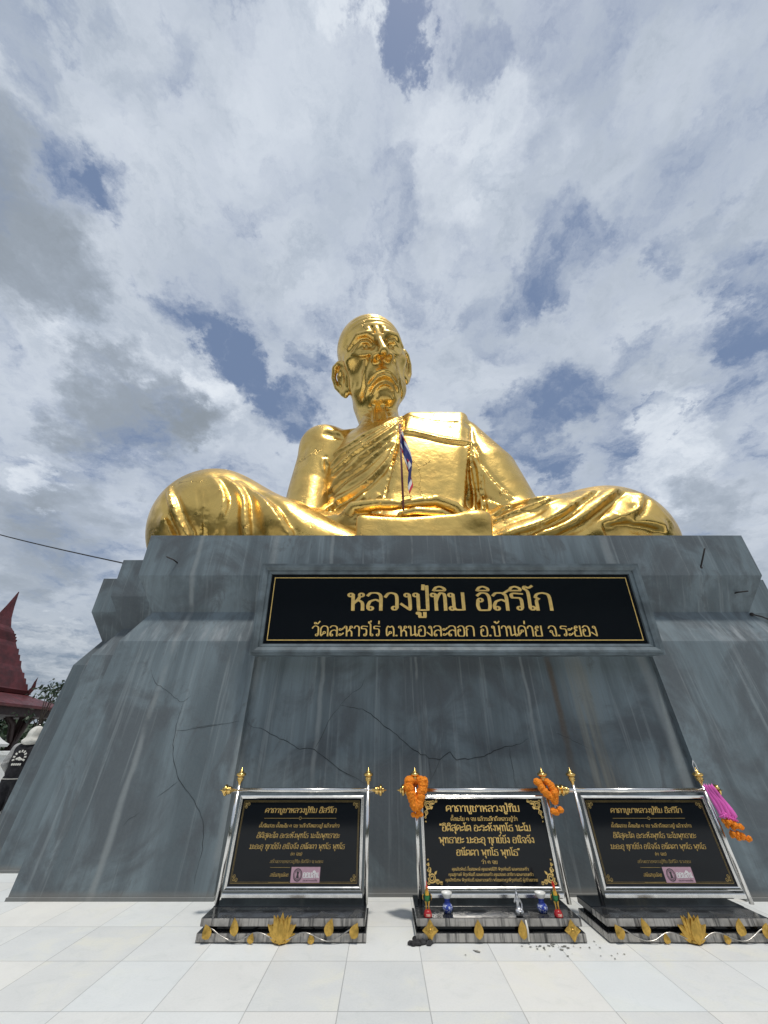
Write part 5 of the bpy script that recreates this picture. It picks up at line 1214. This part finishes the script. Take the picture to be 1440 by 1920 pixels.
def horn(parent, h, z_, s):
    for a in range(4):
        R = Matrix.Rotation(a*math.pi/2+math.pi/4, 4, 'Z'); r = h*1.41
        mb = MB(); mb.prism([(r-.35*s, z_-.02), (r-.1*s, z_+.12*s), (r+.02*s, z_+.34*s), (r+.03*s, z_+.62*s), (r+.10*s, z_+.92*s), (r+.14*s, z_+.6*s), (r+.22*s, z_+.30*s), (r+.10*s, z_-.05*s), (r-.02*s, z_-.28*s)], -.05, .05, R); mb.build('eaves_horn', M['maroon'], parent)
horn(up, 1.55, 3.46, .8); horn(lo, 2.88, 2.88, .55)
for sx in (-1, 1):
    for sy in (-1, 1):
        MB().box(sx*1.75-.13, sx*1.75+.13, sy*1.75-.13, sy*1.75+.13, -.0, 2.6, .02).build('column', M['maroon_dark'], PV)
        for dx, dy in ((-sx, 0), (0, -sy), (sx*.0, sy*.45), (sx*.45, 0)):
            MB().tube([(sx*1.75, sy*1.75, 1.35), (sx*1.75+dx*.25, sy*1.75+dy*.25, 1.75), (sx*1.75+dx*.45, sy*1.75+dy*.45, 2.25), (sx*1.75+dx*.9, sy*1.75+dy*.9, 2.56)], [.05, .10, .11, .09], 8).build('bracket', M['maroon_dark'], PV)
MB().box(-2.2, 2.2, -2.2, 2.2, 0, .16, .02).build('floor', M['maroon_dark'], PV)
# ---------------------------------------------------------------- white parapet and its capped pillar
M['white_paint'] = plain('white_masonry', (.72, .73, .72), .7, 0, .08, 2.5, .15)
pw = thing('parapet_wall', 'low white parapet wall behind the hooded visitor at the terrace edge', 'wall', (-17.5, 11, 0))
MB().box(-9.5, 10.9, -.12, .12, 0, 1.26).build('wall', M['white_paint'], pw); MB().box(-9.55, 10.95, -.17, .17, 1.26, 1.35, .01).build('coping', M['white_paint'], pw)
pl = thing('pillar', 'white parapet pillar with a pyramid cap at the left edge', 'pillar', (-10.05, 10.75, 0))
MB().box(-.2, .2, -.2, .2, 0, 1.44, .01).build('shaft', M['white_paint'], pl)
MB().lathe([(.0, 1.44), (.40, 1.44), (.42, 1.50), (.36, 1.53), (.24, 1.60), (.14, 1.68), (.07, 1.78), (0, 1.80)], Matrix.Rotation(math.pi/4, 4, 'Z'), 4, False).build('cap', M['white_paint'], pl)
# ---------------------------------------------------------------- the visitor, seen from behind
def visitor():
    t = thing('person', 'person in a white hood and black printed jacket with grey sleeves seen from behind', 'person', (-7.36, 8.85, 0), math.radians(8))
    def bodyf(P):
        d = sd_chain(P, [(0, 0, 1.02), (0, -.01, 1.25), (0, .0, 1.42)], [.135, .13, .12])
        d = smin(d, sd_ell(P, (0, 0, 1.30), (.19, .11, .20)), .06); d = smin(d, sd_cap(P, (-.17, 0, 1.42), (.17, 0, 1.42), .06, .06), .06)
        d = smin(d, sd_cap(P, (0, 0, 1.42), (0, .02, 1.56), .055, .055), .03); d = smin(d, sd_ell(P, (0, .025, 1.655), (.075, .095, .115)), .02)
        d = smin(d, sd_ell(P, (0, .125, 1.64), (.014, .02, .025)), .01)
        for s in (-1, 1):
            d = smin(d, sd_chain(P, [(s*.09, 0, .98), (s*.10, .02, .52), (s*.10, -.01, .09)], [.095, .062, .042]), .05)
            d = smin(d, sd_ell(P, (s*.105, .06, .045), (.045, .13, .045)), .03)
            d = smin(d, sd_chain(P, [(s*.20, 0, 1.41), (s*.25, -.02, 1.15), (s*.21, .14, .98)], [.055, .042, .03]), .04)
            d = smin(d, sd_ell(P, (s*.19, .19, .96), (.025, .045, .05)), .015)
            for k in range(4): d = smin(d, sd_cap(P, (s*(.175+.012*k), .215, .955-.006*k), (s*(.17+.012*k), .255+.006*(k % 2), .93-.004*k), .009, .007), .006)
        return d
    V, Q = surface(bodyf, (-.36, -.2, -.02), (.36, .34, 1.82), .014); np_mesh('body', V, Q, plain('skin', (.36, .2, .13), .5), t)
    def jac(P):
        d = smin(sd_ell(P, (0, 0, 1.24), (.235, .16, .30)), sd_cap(P, (-.18, 0, 1.42), (.18, 0, 1.42), .085, .085), .08)
        d = smin(d, sd_ell(P, (0, 0, 1.02), (.215, .155, .12)), .08)
        d = smin(d, sd_cap(P, (0, 0, 1.42), (0, .01, 1.53), .08, .075), .05)
        return smax(d, .90-P[:, 2], .02)
    black = plain('black_cloth', (.010, .010, .014), .85, 0, .3); grey = plain('grey_fleece', (.33, .33, .33), .9, 0, .2, 40, .4); white = plain('white_cotton', (.70, .69, .64), .85, 0, .1)
    V, Q = surface(jac, (-.4, -.25, .85), (.4, .25, 1.62), .014); j = np_mesh('jacket', V, Q, black, t)
    for s in (-1, 1):
        f = lambda P: ridge(ridge(sd_chain(P, [(s*.215, 0, 1.43), (s*.275, -.02, 1.16), (s*.23, .13, 1.0)], [.088, .075, .055]), P, [(s*.2, -.09, 1.2), (s*.3, -.1, 1.16), (s*.36, -.02, 1.14)], .012, .02), P, [(s*.2, -.09, 1.27), (s*.3, -.1, 1.24), (s*.36, -.02, 1.22)], .01, .02)
        V, Q = surface(f, (-.45, -.2, .88), (.45, .28, 1.56), .014); np_mesh('sleeve', V, Q, grey, j)
    def hood(P):
        d = sd_ell(P, (0, .0, 1.675), (.125, .145, .15)); d = smin(d, sd_ell(P, (0, -.05, 1.55), (.17, .11, .075)), .06)
        d = smax(d, -sd_ell(P, (0, .15, 1.65), (.085, .13, .115)), .02)
        for k, x in enumerate((-.07, -.02, .04)): d = ridge(d, P, [(x, -.11, 1.78), (x*1.4-.01, -.16, 1.68), (x*1.9-.02, -.15, 1.56)], .012*(-1)**k, .018)
        return d
    V, Q = surface(hood, (-.25, -.25, 1.42), (.25, .22, 1.88), .012); np_mesh('hood', V, Q, white, t)
    def trs(P):
        d = sd_ell(P, (0, 0, .95), (.19, .14, .14))
        for s in (-1, 1): d = smin(d, sd_chain(P, [(s*.10, 0, .90), (s*.115, .02, .5), (s*.115, .0, .07)], [.125, .10, .085]), .04)
        return smax(d, .05-P[:, 2], .01)
    V, Q = surface(trs, (-.32, -.24, .03), (.32, .26, 1.06), .014); np_mesh('trousers', V, Q, black, t)
    MB().tube([(.2175*math.cos(a), -.005+.158*math.sin(a), .925) for a in [math.pi+k*math.pi/14 for k in range(15)]], .005, 6).build('hem_piping', white, j)
    # print on the back: an arc of letters over a cloud shape and a straight line of letters
    mb = MB()
    back = lambda x, z_: (x, -.168-.0*x+.35*x*x+.25*max(0, z_-1.34), z_)
    for k in range(9):
        a = math.radians(200-k*27.5); x, z_ = .10*math.cos(a), 1.27+.11*math.sin(a); mb.box(-.014, .014, -.003, .003, -.02, .02, 0, Matrix.Translation(back(x, z_)) @ Matrix.Rotation(-(a-math.pi/2), 4, 'Y'))
    for x, z_, r in ((-.03, 1.25, .028), (.02, 1.245, .034), (.055, 1.24, .02), (-.0, 1.265, .026)): mb.ball(back(x, z_), (r, .008, r*.7), None, 10)
    for k in range(5): mb.box(-.013, .013, -.003, .003, -.017, .017, 0, Matrix.Translation(back(-.075+.036*k, 1.16)))
    mb.build('back_print', white, j)
visitor()
# ---------------------------------------------------------------- trees
def leafmat(name, c):
    t = MT(name); oi = t.n('ShaderNodeObjectInfo'); f = t.noise(1.3, 3)
    t.set(Base_Color=t.mix(t.step(f, .3, .7), tuple(x*.6 for x in c), tuple(x*1.35 for x in c)), Roughness=.55); return t.m
M['leaf_dark'] = leafmat('leaf_dark', (.018, .040, .012)); M['leaf_mid'] = leafmat('leaf_mid', (.045, .085, .02)); M['bark'] = plain('bark', (.07, .055, .045), .9, 0, .3, 8, .5)
def tree(name, label, loc, h, cr, n, leaf, mat, trunk=.14, group=None, flat_=.8):
    t = thing(name, label, 'tree' if 'tree' in name else 'bush', loc, RNG.random()*6, group); mt = MB()
    mt.tube([(0, 0, 0), (.05*h*RNG.normal()*.3, 0, h*.35), (0, .04*h, h*.62)], [trunk, trunk*.75, trunk*.5], 8)
    V, F = [], []; cl = []
    for k in range(max(7, int(n/110))):
        d = RNG.normal(size=3); d /= np.linalg.norm(d); c = np.array((0, 0, h-cr*flat_))+d*np.array((cr, cr, cr*flat_))*(.45+.45*RNG.random()); cl.append(c)
        mt.tube([(0, .02*h, h*.5), tuple(c*np.array((.5, .5, 1))-np.array((0, 0, .2*cr))), tuple(c)], [trunk*.4, trunk*.22, trunk*.08], 5)
    for k in range(n):
        c = cl[RNG.integers(len(cl))]; p = c+RNG.normal(size=3)*cr*.20
        u = RNG.normal(size=3); u /= np.linalg.norm(u); w = np.cross(u, RNG.normal(size=3)); w /= np.linalg.norm(w); s = leaf*(.6+.8*RNG.random()); b = len(V)
        V += [tuple(p), tuple(p+u*s*.5+w*s*.28), tuple(p+u*s), tuple(p+u*s*.5-w*s*.28)]; F.append((b, b+1, b+2, b+3))
    mt.build('trunk', M['bark'], t); MB().add(V, F).build('crown', mat, t, fix=False); return t
tree('slender_tree', 'slender tree whose leafy twigs show past the left plinth edge', (-11.05, 13.3, 0), 3.7, .62, 150, .15, M['leaf_dark'], .05, None, 1.7)
GT = 'trees beyond the parapet'
for i, (x, y, h, cr) in enumerate(((-27, 27, 5.6, 2.4), (-23.2, 28, 5.0, 2.2), (-30.5, 33, 6.8, 2.8), (-25.8, 36, 6.6, 2.8), (-34, 40, 8.0, 3.2))):
    tree('dark_tree', 'dark green leafy tree growing beyond the parapet among others like it', (x, y, -2.5), h, cr, 1500, .34, M['leaf_dark'], .16, GT)
tree('low_bush', 'bright green bush just over the white parapet wall', (-14.6, 15.2, -.6), 2.0, .8, 800, .14, M['leaf_mid'], .05)
